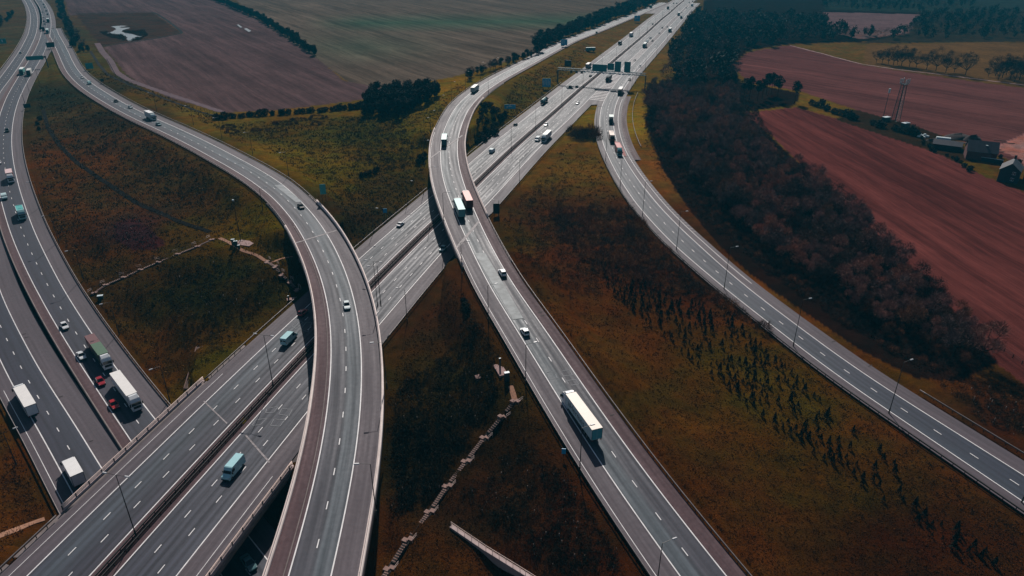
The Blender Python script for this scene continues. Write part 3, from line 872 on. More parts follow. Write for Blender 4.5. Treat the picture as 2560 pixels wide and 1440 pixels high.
def sheet(name, px, rd, m, parent, lift=.022):
    """thin painted or worn patch laid on a road: a quad, cut in strips along its length"""
    P = [on(rd, u, v)[0] for u, v in px]
    n = 30; q = MB()
    if len(P) != 4:
        for p in P: p.z += lift
        if (P[1] - P[0]).cross(P[2] - P[0]).z < 0: P = P[::-1]
        return q.poly(P).build(name, m, parent)
    if (P[1] - P[0]).length + (P[3] - P[2]).length < (P[2] - P[1]).length + (P[0] - P[3]).length:
        P = P[1:] + P[:1]
    A = [P[0].lerp(P[1], i / n) for i in range(n + 1)]; B = [P[3].lerp(P[2], i / n) for i in range(n + 1)]
    for L_ in (A, B):
        for p in L_:
            k = rd.at(p.x, p.y); dd = Vector(rd.P[k][:2]) - p.xy
            al = -(dd.x * rd.T[k, 0] + dd.y * rd.T[k, 1]); j = min(rd.n - 1, max(0, k + (1 if al > 0 else -1)))
            p.z = rd.P[k, 2] + (rd.P[j, 2] - rd.P[k, 2]) * min(1, abs(al) / 2) + lift
    for i in range(n):
        f = [A[i], A[i + 1], B[i + 1], B[i]]
        if (f[1] - f[0]).cross(f[2] - f[0]).z < 0: f = f[::-1]
        q.poly(f)
    return q.build(name, m, parent)


sheet("worn_patch_marking", [(1185, 633), (1213, 633), (1308, 796), (1282, 799)], D, PATCH, oD, .07)
sheet("expansion_joint_marking", [(1147, 612), (1151, 615), (1201, 553), (1197, 551)], D, JOINT, oD, .04)
sheet("expansion_joint_marking", [(1139, 618), (1143, 621), (1197, 556), (1194, 554)], D, JOINT, oD, .042)
sheet("expansion_joint_marking", [(1073, 396), (1073, 399), (1156, 340), (1156, 337)], D, JOINT, oD, .04)
sheet("expansion_joint_marking", [(740, 606), (740, 608.5), (841, 577.5), (841, 575)], C, JOINT, oC, .04)
sheet("worn_patch_marking", [(648, 445), (668, 440), (684, 434)], C, PATCHL, oC, .06)
sheet("worn_patch_marking", [(686, 464), (705, 461), (756, 505), (740, 506)], C, PATCHL, oC, .06)
for px in ([(508, 1004), (511, 1002), (569, 1058), (566, 1060)], ):
    sheet("expansion_joint_marking", px, M, JOINT, oM, .04)
sheet("expansion_joint_marking", [(612, 1089), (616, 1087), (676, 1155), (672, 1158)], M, JOINT, oM2, .04)
for px, z, o_, in (([(667, 1022), (696, 1016), (684, 1032), (664, 1032)], 0, oM2), ([(705, 1022), (731, 1024), (722, 1040), (697, 1036)], 0, oM2), ([(640, 1050), (668, 1046), (652, 1062), (630, 1064)], 0, oM2), ([(685, 1048), (712, 1050), (700, 1066), (676, 1064)], 0, oM2),
                   ([(1401, 927), (1424, 925), (1431, 938), (1408, 940)], 5, oD), ([(1416, 952), (1439, 949), (1447, 961), (1425, 963)], 5, oD), ([(1366, 930), (1386, 928), (1393, 946), (1374, 948)], 5, oD),
                   ([(747, 802), (758, 806), (740, 822), (730, 816)], 0, oM), ([(765, 806), (780, 806), (770, 830), (752, 824)], 0, oM)):
    P = [on(D if o_ is oD else M, u, v)[0] + Vector((0, 0, .045)) for u, v in px]
    q = MB()
    for i in range(4):
        a, b = P[i], P[(i + 1) % 4]; n_ = Vector((-(b - a).y, (b - a).x, 0)).normalized() * .09
        q.poly([a - n_, b - n_, b + n_, a + n_] if True else [])
    q.build("detector_loop_marking", LOOP, o_)
sheet("red_surfacing_marking", [(1536, 352), (1551, 357), (1562, 380), (1566, 392), (1557, 388), (1546, 372)], E, REDP, oE, .05)
for (u, v, z, o_) in ((60, 835, -5, oA2), (66, 843, -5, oA2), (152, 991, -6.5, oA2), (228, 1102, -7, oA2), (1350, 780, 6.5, oD), (1356, 788, 6.5, oD), (1530, 1037, 3.4, oD), (2084, 853, 0, oE), (2175, 914, 0, oE)):
    sheet("gully_marking", [(u - 5, v + 1), (u + 5, v - 2), (u + 5.5, v), (u - 4.5, v + 3)], {oA2: A2, oD: D, oE: E}[o_], DARKP, o_, .05)
# hatched stripes where the slip road leaves
def hatch(name, Pa, Pb, step, w, parent, skew=0.0, z=.045, mt=None):
    a = resample(Pa, .5); b = np.stack([np.interp(np.linspace(0, 1, len(a)), np.linspace(0, 1, len(Pb)), Pb[:, i]) for i in range(3)], 1)
    q = MB(); k = 0; st = int(step / .5); wd = int(w / .5); sk = int(skew / .5)
    for i in range(0, len(a) - wd - abs(sk), st):
        pa0, pa1, pb0, pb1 = a[i], a[i + wd], b[i + sk], b[i + sk + wd]
        P = [Vector(p) + Vector((0, 0, z)) for p in (pa0, pa1, pb1, pb0)]
        if (P[1] - P[0]).cross(P[2] - P[0]).z < 0: P = P[::-1]
        q.poly(P)
    return q.build(name, mt or WHITE_LINE, parent)


hatch("hatch_marking", clip(M.off(13.4), 120, 256), clip(E.off(-E.hw - .3), 120, 256), 5.0, 1.0, oE, skew=6)
hatch("hatch_marking", E.off(E.hw + 2.9, 0, E.rng(246, 385)), E.off(E.hw + 5.6, 0, E.rng(246, 385)), 3.0, .6, oE, mt=JOINT)
hatch("hatch_marking", E.off(E.hw + 2.9, 0, E.rng(387, 590)), E.off(E.hw + 4.5, 0, E.rng(387, 590)), 3.0, .6, oE, mt=JOINT)
struct(E.ribbon("hatched_shoulder_surface", E.hw + 4.5, E.hw + 8.0, mat_SHD, z=-.03, sl=E.rng(238, 400)))
edge_line(E, E.hw + 2.75, oE, sl=E.rng(246, 720), w=.2)
hatch("hatch_marking", E.off(E.hw - 3.4, 0, E.rng(120, 238)), E.off(E.hw - 1.6, 0, E.rng(120, 238)), 4.0, 1.1, oE, skew=2)
edge_line(D, -D.hw - 3.9, oD, sl=D.rng(620, 2000), w=.14)
edge_line(D, -D.hw - 4.6, oD, sl=D.rng(330, 640), w=.14)
edge_line(A2, -A2.hw - 2.3, oA2, sl=A2.rng(950, 2000), w=.14)
edge_line(M, -16.2, oM, sl=M.rng(950, 2000), w=.12)
edge_line(M, 16.6, oM2, sl=M.rng(1150, 2000), w=.12)

# ------------------------------------------------------------------ paths, ditch, water on the ground
def drape(name, px, w, m, lift=.08, zs=None):
    P = []
    for (u0, v0), (u1, v1) in zip(px[:-1], px[1:]):
        for f in np.linspace(0, 1, 14)[:-1]: P.append(gp(u0 + (u1 - u0) * f, v0 + (v1 - v0) * f))
    P.append(gp(*px[-1]))
    P = resample(smooth(np.array([p[:] for p in P]), 2.0, 1.5), 1.5)
    t = np.gradient(P[:, :2], axis=0); t /= np.linalg.norm(t, axis=1)[:, None]; n = np.stack([-t[:, 1], t[:, 0]], 1)
    Ls = []
    for k in (-1, 0, 1):
        Q = P.copy(); ww_ = w / 2 * k * (1 + .12 * np.sin(np.arange(len(P)) * 1.3 + k)); Q[:, :2] += n * ww_[:, None]
        Q[:, 2] = [gz(a, b) + lift for a, b in Q[:, :2]]
        Ls.append(Q)
    U = [np.stack([np.full(len(P), k), np.arange(len(P)) * 1.5], 1) for k in range(3)]
    return struct(ob(name, strip(name, Ls, U, m)))


DITCH = mat("ditch_mud", lin((9, 6, 6)), rough=.95, var=.4, scale=.7, spec=.05)
TRACK = mat("pale_track", lin((96, 78, 84)), rough=.95, var=.2, scale=.3, spec=.1)
PATHC = mat("path_gravel", lin((150, 112, 92)), rough=.9, var=.15, scale=1, spec=.1)
HEDGEM = mat("dark_ditch_grass", lin((34, 30, 30)), rough=.95, var=.35, scale=.5, spec=.05)
drape("ditch_path", [(108, 275), (120, 320), (150, 365), (190, 405), (240, 440), (300, 480), (350, 512), (400, 532), (450, 555), (525, 580)], 2.0, DITCH, .1)
drape("farm_track_path", [(243, 108), (256, 130), (276, 152), (290, 180), (320, 200), (370, 218), (420, 236), (470, 252), (555, 280)], 5.0, TRACK, .1)
drape("ditch_path", [(190, 34), (300, 30), (384, 30), (420, 52), (458, 83), (380, 98), (256, 116)], 3.0, HEDGEM, .1)
drape("ditch_path", [(226, 128), (246, 160), (268, 186), (330, 215), (420, 250), (500, 280), (545, 292)], 2.2, HEDGEM, .1)
drape("gravel_path", [(548, 596), (560, 600), (581, 611), (602, 625), (643, 639), (665, 653)], 1.3, PATHC, .12)
drape("gravel_path", [(679, 657), (705, 646), (732, 642)], .9, PATHC, .12)
drape("gravel_path", [(-10, 1345), (30, 1328), (78, 1309), (112, 1298)], 1.2, PATHC, .12)
drape("gravel_path", [(1276, 965), (1283, 985), (1288, 1003)], 1.2, PATHC, .12)
drape("field_edge_path", [(1975, 114), (2050, 133), (2150, 160), (2250, 175), (2330, 184), (2450, 199), (2560, 213)], 1.6, mat("field_edge_grass", lin((150, 120, 120)), var=.2, rough=.95), .15)
WATER = mat("pond_water_surface", lin((150, 152, 160)), rough=.18, var=.05, scale=.1)  # pale grey base colour stands in for the sky reflected in the water
pz = gp(320, 85).z + .25
P = [Vector(bp(u, v, pz)) for u, v in [(276, 66), (302, 64), (328, 65), (325, 70), (307, 75), (304, 79), (312, 82), (330, 85), (345, 90), (358, 91), (354, 95), (338, 96), (326, 103), (312, 101), (318, 95), (305, 87), (285, 86), (265, 83), (280, 79), (291, 73), (286, 69)]]
if (P[1] - P[0]).cross(P[2] - P[1]).z < 0: P = P[::-1]
wm = bmesh.new(); vs = [wm.verts.new(p) for p in P]; wm.faces.new(vs); bmesh.ops.triangulate(wm, faces=wm.faces[:])
me = bpy.data.meshes.new("pond_water"); wm.to_mesh(me); wm.free(); me.materials.append(WATER)
for p in me.polygons:
    if p.normal.z < 0: p.flip()
struct(ob("pond_water", me))
for px in ([(592, 62), (596, 61), (606, 68), (601, 69)], [(610, 72), (616, 70), (628, 77), (622, 80)]):
    P = [Vector(bp(u, v, 0)) for u, v in px]; zz = gp(*px[0]).z + .2
    P = [Vector(bp(u, v, zz)) for u, v in px]
    if (P[1] - P[0]).cross(P[2] - P[0]).z < 0: P = P[::-1]
    struct(MB().poly(P).build("puddle_water", WATER))

# ------------------------------------------------------------------ vehicles
GLASS = mat("vehicle_glass", lin((14, 18, 22)), rough=.08, var=0.0)
TYRE = mat("tyre_rubber", lin((16, 16, 17)), rough=.9, var=.1)
RIM = mat("wheel_rim", lin((120, 122, 126)), rough=.35, metal=.6, var=.05)
BLACK = mat("black_plastic", lin((18, 18, 20)), rough=.6, var=.1)
CHAS = mat("chassis_paint", lin((26, 26, 28)), rough=.7, var=.15)
LAMPW = mat("headlamp_glass", lin((205, 210, 214)), rough=.15, var=.02)
LAMPR = mat("tail_lamp", lin((120, 14, 12)), rough=.3, var=.05)


def paint(rgb, rough=.28):
    return mat("paint_%02x%02x%02x" % tuple(int(c) for c in rgb), lin(rgb), rough=rough, var=.05, scale=.9)


def loft(secs, caps=True):
    m_ = MB(); n = len(secs[0])
    for s_ in secs: m_.v += [tuple(p) for p in s_]
    for i in range(len(secs) - 1):
        for j in range(n):
            k = (j + 1) % n
            m_.f.append([i * n + j, i * n + k, (i + 1) * n + k, (i + 1) * n + j])
    if caps:
        m_.f.append(list(reversed(range(n)))); m_.f.append([(len(secs) - 1) * n + j for j in range(n)])
    return m_


def wheel_parts(parts, x, y, r, w, parent=None):
    sg = 1 if y > 0 else -1
    tm = MB().tube((x, y - w / 2, r), (x, y + w / 2, r), r, n=14)
    rm = MB().tube((x, y + sg * (w / 2 - .02), r), (x, y + sg * (w / 2 + .015), r), r * .62, n=10)
    parts.append(("wheel", tm, TYRE, None)); parts.append(("rim", rm, RIM, len(parts) - 1))


def quad_on(m_, p):
    m_.poly(p)


def glass_quad(P, inset, out):
    """window pane laid just proud of a quad face"""
    P = [Vector(p) for p in P]; c = sum(P, Vector()) / 4
    n = (P[1] - P[0]).cross(P[3] - P[0]).normalized()
    if n.dot(out) < 0: n = -n
    Q = [p + (c - p) * inset + n * .012 for p in P]
    if (Q[1] - Q[0]).cross(Q[3] - Q[0]).dot(n) < 0: Q = Q[::-1]
    return MB().poly(Q)


def car_parts(col, L=4.3, W=1.8, Hh=1.48, kind="hatch"):
    b = paint(col); parts = []
    h, w = L / 2, W / 2
    belt = .90 if kind != "suv" else 1.02
    lo = .24 if kind != "suv" else .30
    st = [(-h, .84, .52, belt - .12), (-h + .12, .93, .36, belt), (-h + .8, .99, lo, belt + .03), (-.4, 1.0, lo, belt + .01), (h - 1.35, 1.0, lo, belt - .02), (h - .5, .97, lo + .02, belt - .12), (h - .13, .9, .34, belt - .22), (h, .78, .44, belt - .34)]
    secs = []
    for x, f, z0_, z1_ in st:
        y = w * f
        secs.append([(x, -y * .88, z0_), (x, -y, z0_ + .2), (x, -y, z1_ - .16), (x, -y * .9, z1_), (x, y * .9, z1_), (x, y, z1_ - .16), (x, y, z0_ + .2), (x, y * .88, z0_)])
    parts.append(("body", loft(secs), b, None))
    xr = {"hatch": -h + .12, "suv": -h + .12, "saloon": -h + .75, "estate": -h + .1}[kind]
    tr = {"hatch": .5, "suv": .35, "saloon": .75, "estate": .45}[kind]
    xf = h - 1.25
    y0, y1 = w * .9, w * .74
    zb, zt_ = belt - .03, Hh
    bt = [(xr, -y0, zb), (xf, -y0, zb), (xf, y0, zb), (xr, y0, zb)]
    tp_ = [(xr + tr, -y1, zt_ - .05), (xf - .85, -y1, zt_ - .02), (xf - .85, y1, zt_ - .02), (xr + tr, y1, zt_ - .05)]
    g = MB().hexa(bt + tp_)
    rx = (tp_[0][0] + tp_[1][0]) / 2
    g.frus(tp_[0][0], tp_[1][0], -y1, y1, zt_ - .045, tp_[0][0] + .15, tp_[1][0] - .2, -y1 * .86, y1 * .86, zt_ + .02)
    parts.append(("cabin", g, b, None))
    parts.append(("windscreen", glass_quad([bt[1], bt[2], tp_[2], tp_[1]], .07, Vector((1, 0, .5))), GLASS, None))
    parts.append(("rear_window", glass_quad([bt[0], bt[3], tp_[3], tp_[0]], .10, Vector((-1, 0, .5))), GLASS, None))
    for i, j, o_ in ((0, 1, -1), (3, 2, 1)):
        parts.append(("side_window", glass_quad([bt[i], bt[j], tp_[j], tp_[i]], .10, Vector((0, o_, .3))), GLASS, None))
    for sy in (-1, 1):
        parts.append(("headlight", MB().frus(h - .42, h - .06, sy * w * .55, sy * w * .92, belt - .34, h - .5, h - .2, sy * w * .58, sy * w * .9, belt - .185), LAMPW, None))
        parts.append(("tail_light", MB().box(-h - .02, -h + .14, *sorted((sy * w * .62, sy * w * .9)), belt - .3, belt - .08), LAMPR, None))
        parts.append(("mirror", MB().box(xf - .3, xf - .12, *sorted((sy * w * .97, sy * (w + .17))), belt + .02, belt + .16), b, None))
        for x in (h - .85, -h + .8): wheel_parts(parts, x, sy * (w - .10), .33 if kind != "suv" else .37, .22)
    parts.append(("bumper", MB().box(h - .12, h + .03, -w * .8, w * .8, .36, .5), BLACK, None))
    return parts


def van_parts(col, L=5.6, W=2.0, Hh=2.45):
    b = paint(col); parts = []; h, w = L / 2, W / 2
    prof = [(-h, .45), (-h, Hh - .12), (-h + .12, Hh), (h - 1.85, Hh), (h - 1.6, Hh - .1), (h - .85, 1.35), (h - .1, 1.08), (h, .85), (h, .4)]
    secs = []
    for yy, k in ((-w, .96), (-w * .985, 1.0), (w * .985, 1.0), (w, .96)):
        secs.append([(x, yy * (1 if z < 1.3 else .93), .35 + (z - .35) * k if z > 1 else z) for x, z in prof])
    parts.append(("body", loft(secs), b, None))
    parts.append(("windscreen", glass_quad([(h - 1.58, -w * .9, Hh - .2), (h - 1.58, w * .9, Hh - .2), (h - .86, w * .93, 1.4), (h - .86, -w * .93, 1.4)], .04, Vector((1, 0, .7))), GLASS, None))
    for sy in (-1, 1):
        parts.append(("side_window", glass_quad([(h - 2.35, sy * w * 1.0, 1.4), (h - 1.1, sy * w * 1.0, 1.4), (h - 1.55, sy * w * .95, Hh - .45), (h - 2.35, sy * w * .95, Hh - .45)], .05, Vector((0, sy, 0))), GLASS, None))
        parts.append(("headlight", MB().box(h - .2, h + .02, *sorted((sy * w * .6, sy * w * .93)), .78, 1.0), LAMPW, None))
        parts.append(("tail_light", MB().box(-h - .02, -h + .1, *sorted((sy * w * .84, sy * w * .97)), .9, 1.5), LAMPR, None))
        parts.append(("mirror", MB().box(h - 1.3, h - 1.1, *sorted((sy * w, sy * (w + .25))), 1.35, 1.75), BLACK, None))
        for x in (h - .95, -h + 1.2): wheel_parts(parts, x, sy * (w - .12), .36, .24)
    parts.append(("rear_door", MB().box(-h - .025, -h, -w * .88, w * .88, .55, Hh - .3), b, None))
    for yy in (-w * .44, w * .44):
        parts.append(("rear_window", MB().box(-h - .04, -h - .026, yy - w * .34, yy + w * .34, 1.45, Hh - .55), GLASS, None))
    parts.append(("bumper", MB().box(h - .1, h + .06, -w * .9, w * .9, .35, .6), BLACK, None))
    return parts


def cab_parts(parts, x0, col, W=2.5, Hh=3.5, Lc=2.3, fair=True):
    """lorry tractor: x0 is the front face"""
    b = paint(col); w = W / 2; r = x0 - Lc
    prof = [(r, .9), (r, Hh - .15), (r + .3, Hh), (x0 - .75, Hh - .12), (x0 - .18, Hh - .95), (x0 - .02, 1.75), (x0, 1.2), (x0, .55), (x0 - .6, .5)]
    secs = [[(x, y_ * (1 if z < Hh - .9 else .93), z) for x, z in prof] for y_ in (-w, -w * .97, w * .97, w)]
    parts.append(("cab", loft(secs), b, None)); ci = len(parts) - 1
    if fair:
        parts.append(("roof_deflector", MB().frus(r + .1, x0 - .85, -w * .85, w * .85, Hh - .06, r + .05, r + .6, -w * .8, w * .8, Hh + .42), b, None))
    parts.append(("windscreen", glass_quad([(x0 - .17, -w * .92, Hh - .98), (x0 - .17, w * .92, Hh - .98), (x0 - .02, w * .95, 1.78), (x0 - .02, -w * .95, 1.78)], .03, Vector((1, 0, 0))), GLASS, None))
    parts.append(("sun_visor", MB().box(x0 - .2, x0 + .12, -w * .9, w * .9, Hh - .93, Hh - .85), BLACK, None))
    parts.append(("grille", MB().box(x0 - .01, x0 + .03, -w * .7, w * .7, .95, 1.65), BLACK, None))
    parts.append(("bumper", MB().box(x0 - .5, x0 + .1, -w, w, .38, .85), b, None))
    for sy in (-1, 1):
        parts.append(("side_window", glass_quad([(x0 - 1.15, sy * w, 1.8), (x0 - .2, sy * w, 1.8), (x0 - .35, sy * w, Hh - 1.05), (x0 - 1.15, sy * w, Hh - 1.05)], .02, Vector((0, sy, 0))), GLASS, None))
        parts.append(("headlight", MB().box(x0 + .02, x0 + .13, *sorted((sy * w * .62, sy * w * .93)), .62, .84), LAMPW, None))
        parts.append(("mirror", MB().box(x0 - .25, x0 - .05, *sorted((sy * (w + .05), sy * (w + .32))), 1.7, 2.5), BLACK, None))
        parts.append(("side_skirt", MB().box(r - 1.3, x0 - 1.5, *sorted((sy * w * .8, sy * w)), .45, 1.0), b, None))
        wheel_parts(parts, x0 - 1.35, sy * (w - .18), .5, .32)


def truck_parts(cab, side, roof, style="box", L=16.5, text=None, rear=None, front_roof=None, HT=4.0):
    parts = []; x0 = L / 2; xr = -L / 2; rigid = L < 12
    xt = x0 - 2.55 if not rigid else x0 - 2.35   # front of the load
    cab_parts(parts, x0, cab, Hh=3.55 if not rigid else 3.2)
    parts.append(("chassis", MB().box(xr + .2, x0 - 1.0, -.5, .5, .75, 1.08), CHAS, None))
    sm, rm_ = paint(side, .45), paint(roof, .5)
    w = 1.275
    if style in ("box", "container", "curtain"):
        parts.append(("load_body", MB().box(xr, xt, -w, w, 1.12, HT - .05), sm, None)); li = len(parts) - 1
        if front_roof:
            xm = xr + (xt - xr) * .45
            parts.append(("load_roof", MB().box(xr - .01, xm, -w - .01, w + .01, HT - .07, HT), rm_, None))
            parts.append(("load_roof", MB().box(xm, xt + .01, -w - .01, w + .01, HT - .07, HT + .02), paint(front_roof, .5), None))
            parts.append(("load_side", MB().box(xr - .012, xm, -w - .012, w + .012, 1.2, HT - .08), rm_, None))
        else:
            parts.append(("load_roof", MB().box(xr - .01, xt + .01, -w - .01, w + .01, HT - .06, HT), rm_, None))
        fr = paint((60, 66, 70), .5)
        f_ = MB().box(xr - .05, xr - .012, -w, -w + .1, 1.15, HT - .06).box(xr - .05, xr - .012, w - .1, w, 1.15, HT - .06).box(xr - .05, xr - .012, -w + .1, w - .1, HT - .18, HT - .06)
        parts.append(("rear_frame", f_, fr, None))
        dm = paint(rear, .4) if rear else sm
        for yy in (-1, 1):
            parts.append(("rear_door", MB().box(xr - .035, xr - .004, *sorted((yy * .03, yy * (w - .11))), 1.2, HT - .2), dm, None))
    elif style == "tanker":
        parts.append(("tank", loft([[(x, 1.2 * k * math.cos(t), 2.35 + 1.1 * k * math.sin(t)) for t in np.linspace(0, 2 * math.pi, 17)[:-1]] for x, k in ((xr, .7), (xr + .25, 1), (xt - .25, 1), (xt, .7))]), sm, None))
        parts.append(("walkway", MB().box(xr + .6, xt - .6, -.3, .3, 3.42, 3.55), rm_, None))
    elif style == "tipper":
        parts.append(("load_body", MB().frus(xr, xt, -w * .92, w * .92, 1.1, xr, xt, -w, w, 3.3), sm, None))
        parts.append(("load_cover", MB().box(xr + .12, xt - .12, -w + .1, w - .1, 3.29, 3.36), rm_, None))
        rim_ = paint((210, 216, 218), .5)
        parts.append(("body_rim", MB().box(xr, xt, -w - .02, -w + .1, 3.3, 3.42).box(xr, xt, w - .1, w + .02, 3.3, 3.42).box(xr, xr + .12, -w + .1, w - .1, 3.3, 3.55).box(xt - .12, xt, -w + .1, w - .1, 3.3, 3.42), rim_, None))
    elif style == "flat":
        parts.append(("load_bed", MB().box(xr, xt, -w, w, 1.12, 1.3), sm, None))
        parts.append(("headboard", MB().box(xt - .12, xt, -w, w, 1.3, 2.6), rm_, None))
    for sy in (-1, 1):
        parts.append(("tail_light", MB().box(xr - .04, xr + .04, *sorted((sy * .8, sy * 1.2)), .85, 1.05), LAMPR, None))
        if rigid:
            wheel_parts(parts, xr + 1.9, sy * 1.0, .5, .5)
            parts.append(("side_guard", MB().box(xr + 2.8, x0 - 3.2, *sorted((sy * 1.2, sy * 1.24)), .5, 1.0), CHAS, None))
        else:
            wheel_parts(parts, x0 - 4.6, sy * 1.0, .5, .55)
            for k in range(3): wheel_parts(parts, xr + 2.3 + 1.31 * k, sy * 1.05, .5, .4)
            parts.append(("side_guard", MB().box(xr + 6.0, x0 - 6.4, *sorted((sy * 1.2, sy * 1.24)), .5, 1.05), CHAS, None))
    return parts


VCACHE = {}


def vehicle(name, key, maker, label, cat, group, loc, rotz, detail=True, text=None):
    """first use of a key builds the meshes; later ones are copies that share them"""
    if key not in VCACHE: VCACHE[key] = {}
    store = VCACHE[key]
    if detail:
        t = thing(name, label, cat, loc, rotz, group)
        if 'parts' not in store:
            store['parts'] = [(n, m_.mesh(n, mt, False), pi) for n, m_, mt, pi in maker()]
        objs = []
        for n, me_, pi in store['parts']:
            objs.append(ob(n, me_, objs[pi] if pi is not None else t))
        return t
    if 'one' not in store:
        m_ = MB(); mats_ = []; mi = []
        for n, p, mt, pi in maker():
            if mt not in mats_: mats_.append(mt)
            b_ = len(m_.v); m_.v += p.v
            for f in p.f: m_.f.append([b_ + i for i in f]); mi.append(mats_.index(mt))
        me_ = m_.mesh(name)
        for mt in mats_: me_.materials.append(mt)
        me_.polygons.foreach_set("material_index", mi)
        store['one'] = me_
    o = ob(name, store['one'], None, loc, rotz)
    return tag(o, label, cat, group)


def place(kind, rd, u, v, away, label, detail=None, **kw):
    """kind: hatch/suv/saloon/estate/van/lorry...; stands on road rd where the picture shows it"""
    big = kind in ("artic", "rigid")
    P, k = on(rd, u, v, 1.9 if big else (1.1 if kind == "van" else .65))
    t = rd.T[k]; a = math.atan2(t[1], t[0]) + (math.pi if away else 0)
    P = Vector((P.x, P.y, rd.P[k, 2]))
    if detail is None: detail = v > 170
    if kind in ("hatch", "suv", "saloon", "estate"):
        col = kw.get('col'); dims = {"hatch": (4.1, 1.78, 1.48), "suv": (4.6, 1.9, 1.68), "saloon": (4.65, 1.82, 1.44), "estate": (4.7, 1.82, 1.48)}[kind]
        nm = {"hatch": "hatchback_car", "suv": "sport_utility_car", "saloon": "saloon_car", "estate": "estate_car"}[kind]
        return vehicle(nm, (kind, col), lambda: car_parts(col, *dims, kind=kind), label, "car", "cars driving on the roads", P, a, detail)
    if kind == "van":
        col = kw.get('col'); LL = kw.get('L', 5.6); HH = kw.get('H', 2.45)
        return vehicle("panel_van", (kind, col, LL), lambda: van_parts(col, LL, 2.0, HH), label, "van", "vans driving on the roads", P, a, detail)
    key = (kind, str(sorted(kw.items())))
    return vehicle("articulated_lorry" if kind == "artic" else "rigid_lorry", key, lambda: truck_parts(L=kw.get('L', 16.5 if kind == "artic" else 9.0), **{q: w_ for q, w_ in kw.items() if q != 'L'}), label, "lorry", "lorries driving on the roads", P, a, detail)


W_, WT, TL, GY, DK, RD = (226, 228, 230), (196, 222, 224), (120, 190, 196), (120, 128, 134), (22, 24, 28), (150, 24, 32)
BOX = dict(cab=W_, side=(222, 226, 228), roof=(238, 234, 230))
# lower dual carriageway, towards us
place("hatch", A1, 161, 814, 0, "white hatchback following the green and pink lorry", col=W_)
place("artic", A1, 248, 880, 0, "white-cabbed lorry with a half green half pink load", cab=W_, side=(38, 60, 46), roof=(112, 74, 76), front_roof=(78, 108, 84))
place("saloon", A1, 203, 888, 0, "white saloon overtaking the green and pink lorry", col=(222, 226, 228))
place("hatch", A1, 251, 953, 0, "red hatchback between the two big lorries, further of two red cars", col=(158, 30, 44))
place("artic", A1, 316, 978, 0, "white articulated lorry nearest the motorway bridge on the lower road", **BOX)
place("hatch", A1, 285, 1011, 0, "red hatchback alongside the white lorry, nearer of two red cars", col=(168, 22, 30))
place("rigid", A1, 52, 530, 0, "tipper lorry with a teal load cover and dark windscreen", L=9.5, cab=(140, 180, 184), side=(90, 140, 140), roof=(80, 176, 172), style="tipper")
place("van", A1, 10, 490, 0, "pale blue-white van at the picture edge beside the tipper lorry", col=WT, L=4.6, H=1.9)
place("rigid", A1, 25, 440, 0, "white-cabbed lorry with a pale pink roof and red headboard", L=9.5, cab=W_, side=(120, 40, 44), roof=(226, 196, 196))
place("saloon", A1, -3, 405, 0, "white car cut by the picture edge before the pink lorry", col=W_)
place("suv", A1, 18, 326, 0, "dark sport utility car alone on the long bend", col=(30, 46, 48))
place("artic", A1, 55, 178, 0, "lorry with a white trailer side by side with a dark-fronted one", L=12.5, cab=(60, 130, 126), side=(70, 150, 146), roof=(232, 234, 234))
place("artic", A1, 73, 181, 0, "dark-fronted lorry with a sunlit grey trailer near the cantilever sign", L=12.5, cab=(20, 44, 50), side=(206, 208, 208), roof=(214, 212, 208))
for u, v, kd_, c, lb in ((102, 3, "saloon", W_, "white car farthest up the dual carriageway"), (108.5, 11, "saloon", DK, "dark car second from the far end of the dual carriageway"), (111, 18, "saloon", (34, 40, 44), "dark car queueing third from the far end of the dual carriageway"),
                         (115.5, 27, "hatch", DK, "dark car beside a pale one in the far queue"), (106, 29.5, "saloon", (150, 160, 164), "pale car beside a dark one in the far queue"), (118.6, 35.6, "hatch", (28, 30, 34), "dark car just ahead of the farthest white lorry"), (108.5, 42, "saloon", W_, "white car overtaking the farthest white lorry"),
                         (110, 53, "saloon", DK, "dark car beside the farthest white lorry"), (111.8, 60, "hatch", GY, "grey car behind the dark lorry at the fork")):
    place(kd_, A1, u, v, 0, lb, col=c)
place("rigid", A1, 120, 51, 0, "farthest white lorry on the dual carriageway above the fork", cab=(40, 80, 84), side=(200, 220, 220), roof=(214, 228, 226))
place("rigid", A1, 108, 72, 0, "dark lorry in the outer lane just above the fork", cab=DK, side=(24, 40, 44), roof=(40, 56, 60))
place("artic", A1, 118.5, 78, 0, "pale lorry reaching the tip of the fork", L=12, cab=(150, 180, 182), side=(160, 190, 190), roof=(206, 226, 224))
place("hatch", C, 132, 68.5, 0, "white car taking the bend lane just above the fork", col=W_)
place("hatch", A2, 51.6, 131, 1, "pale car driving away up the dual carriageway", col=(200, 204, 206))
place("artic", A2, 64, 1000, 1, "white-roofed lorry driving away beside the brown verge", L=14, **BOX)
place("rigid", A2, 184, 1178, 1, "white box lorry about to come out from under the motorway", L=9.0, cab=W_, side=(214, 212, 216), roof=(240, 238, 236))
# bend and curved flyover, towards us
place("hatch", C, 206, 192.5, 0, "small white car leading the pair on the upper bend", col=W_)
place("van", C, 223, 206, 0, "pale teal small van on the upper bend", col=(150, 190, 190), L=4.5, H=1.9)
place("saloon", C, 290, 252, 0, "dark saloon on the bend behind the pale one", col=(44, 46, 50))
place("hatch", C, 326, 267, 0, "pale hatchback on the bend behind the white lorry", col=(206, 216, 218))
place("rigid", C, 376, 289, 0, "white box lorry on the bend before the flyover", L=10.5, cab=(200, 214, 216), side=(190, 200, 204), roof=(236, 236, 236))
place("saloon", C, 396, 310, 0, "silver-blue saloon overtaking the white lorry on the bend", col=(130, 160, 166))
place("saloon", C, 752, 515, 0, "black saloon coming onto the curved flyover", col=(14, 16, 18))
place("hatch", C, 867, 763, 0, "white hatchback in the middle of the curved flyover", col=(220, 232, 232))
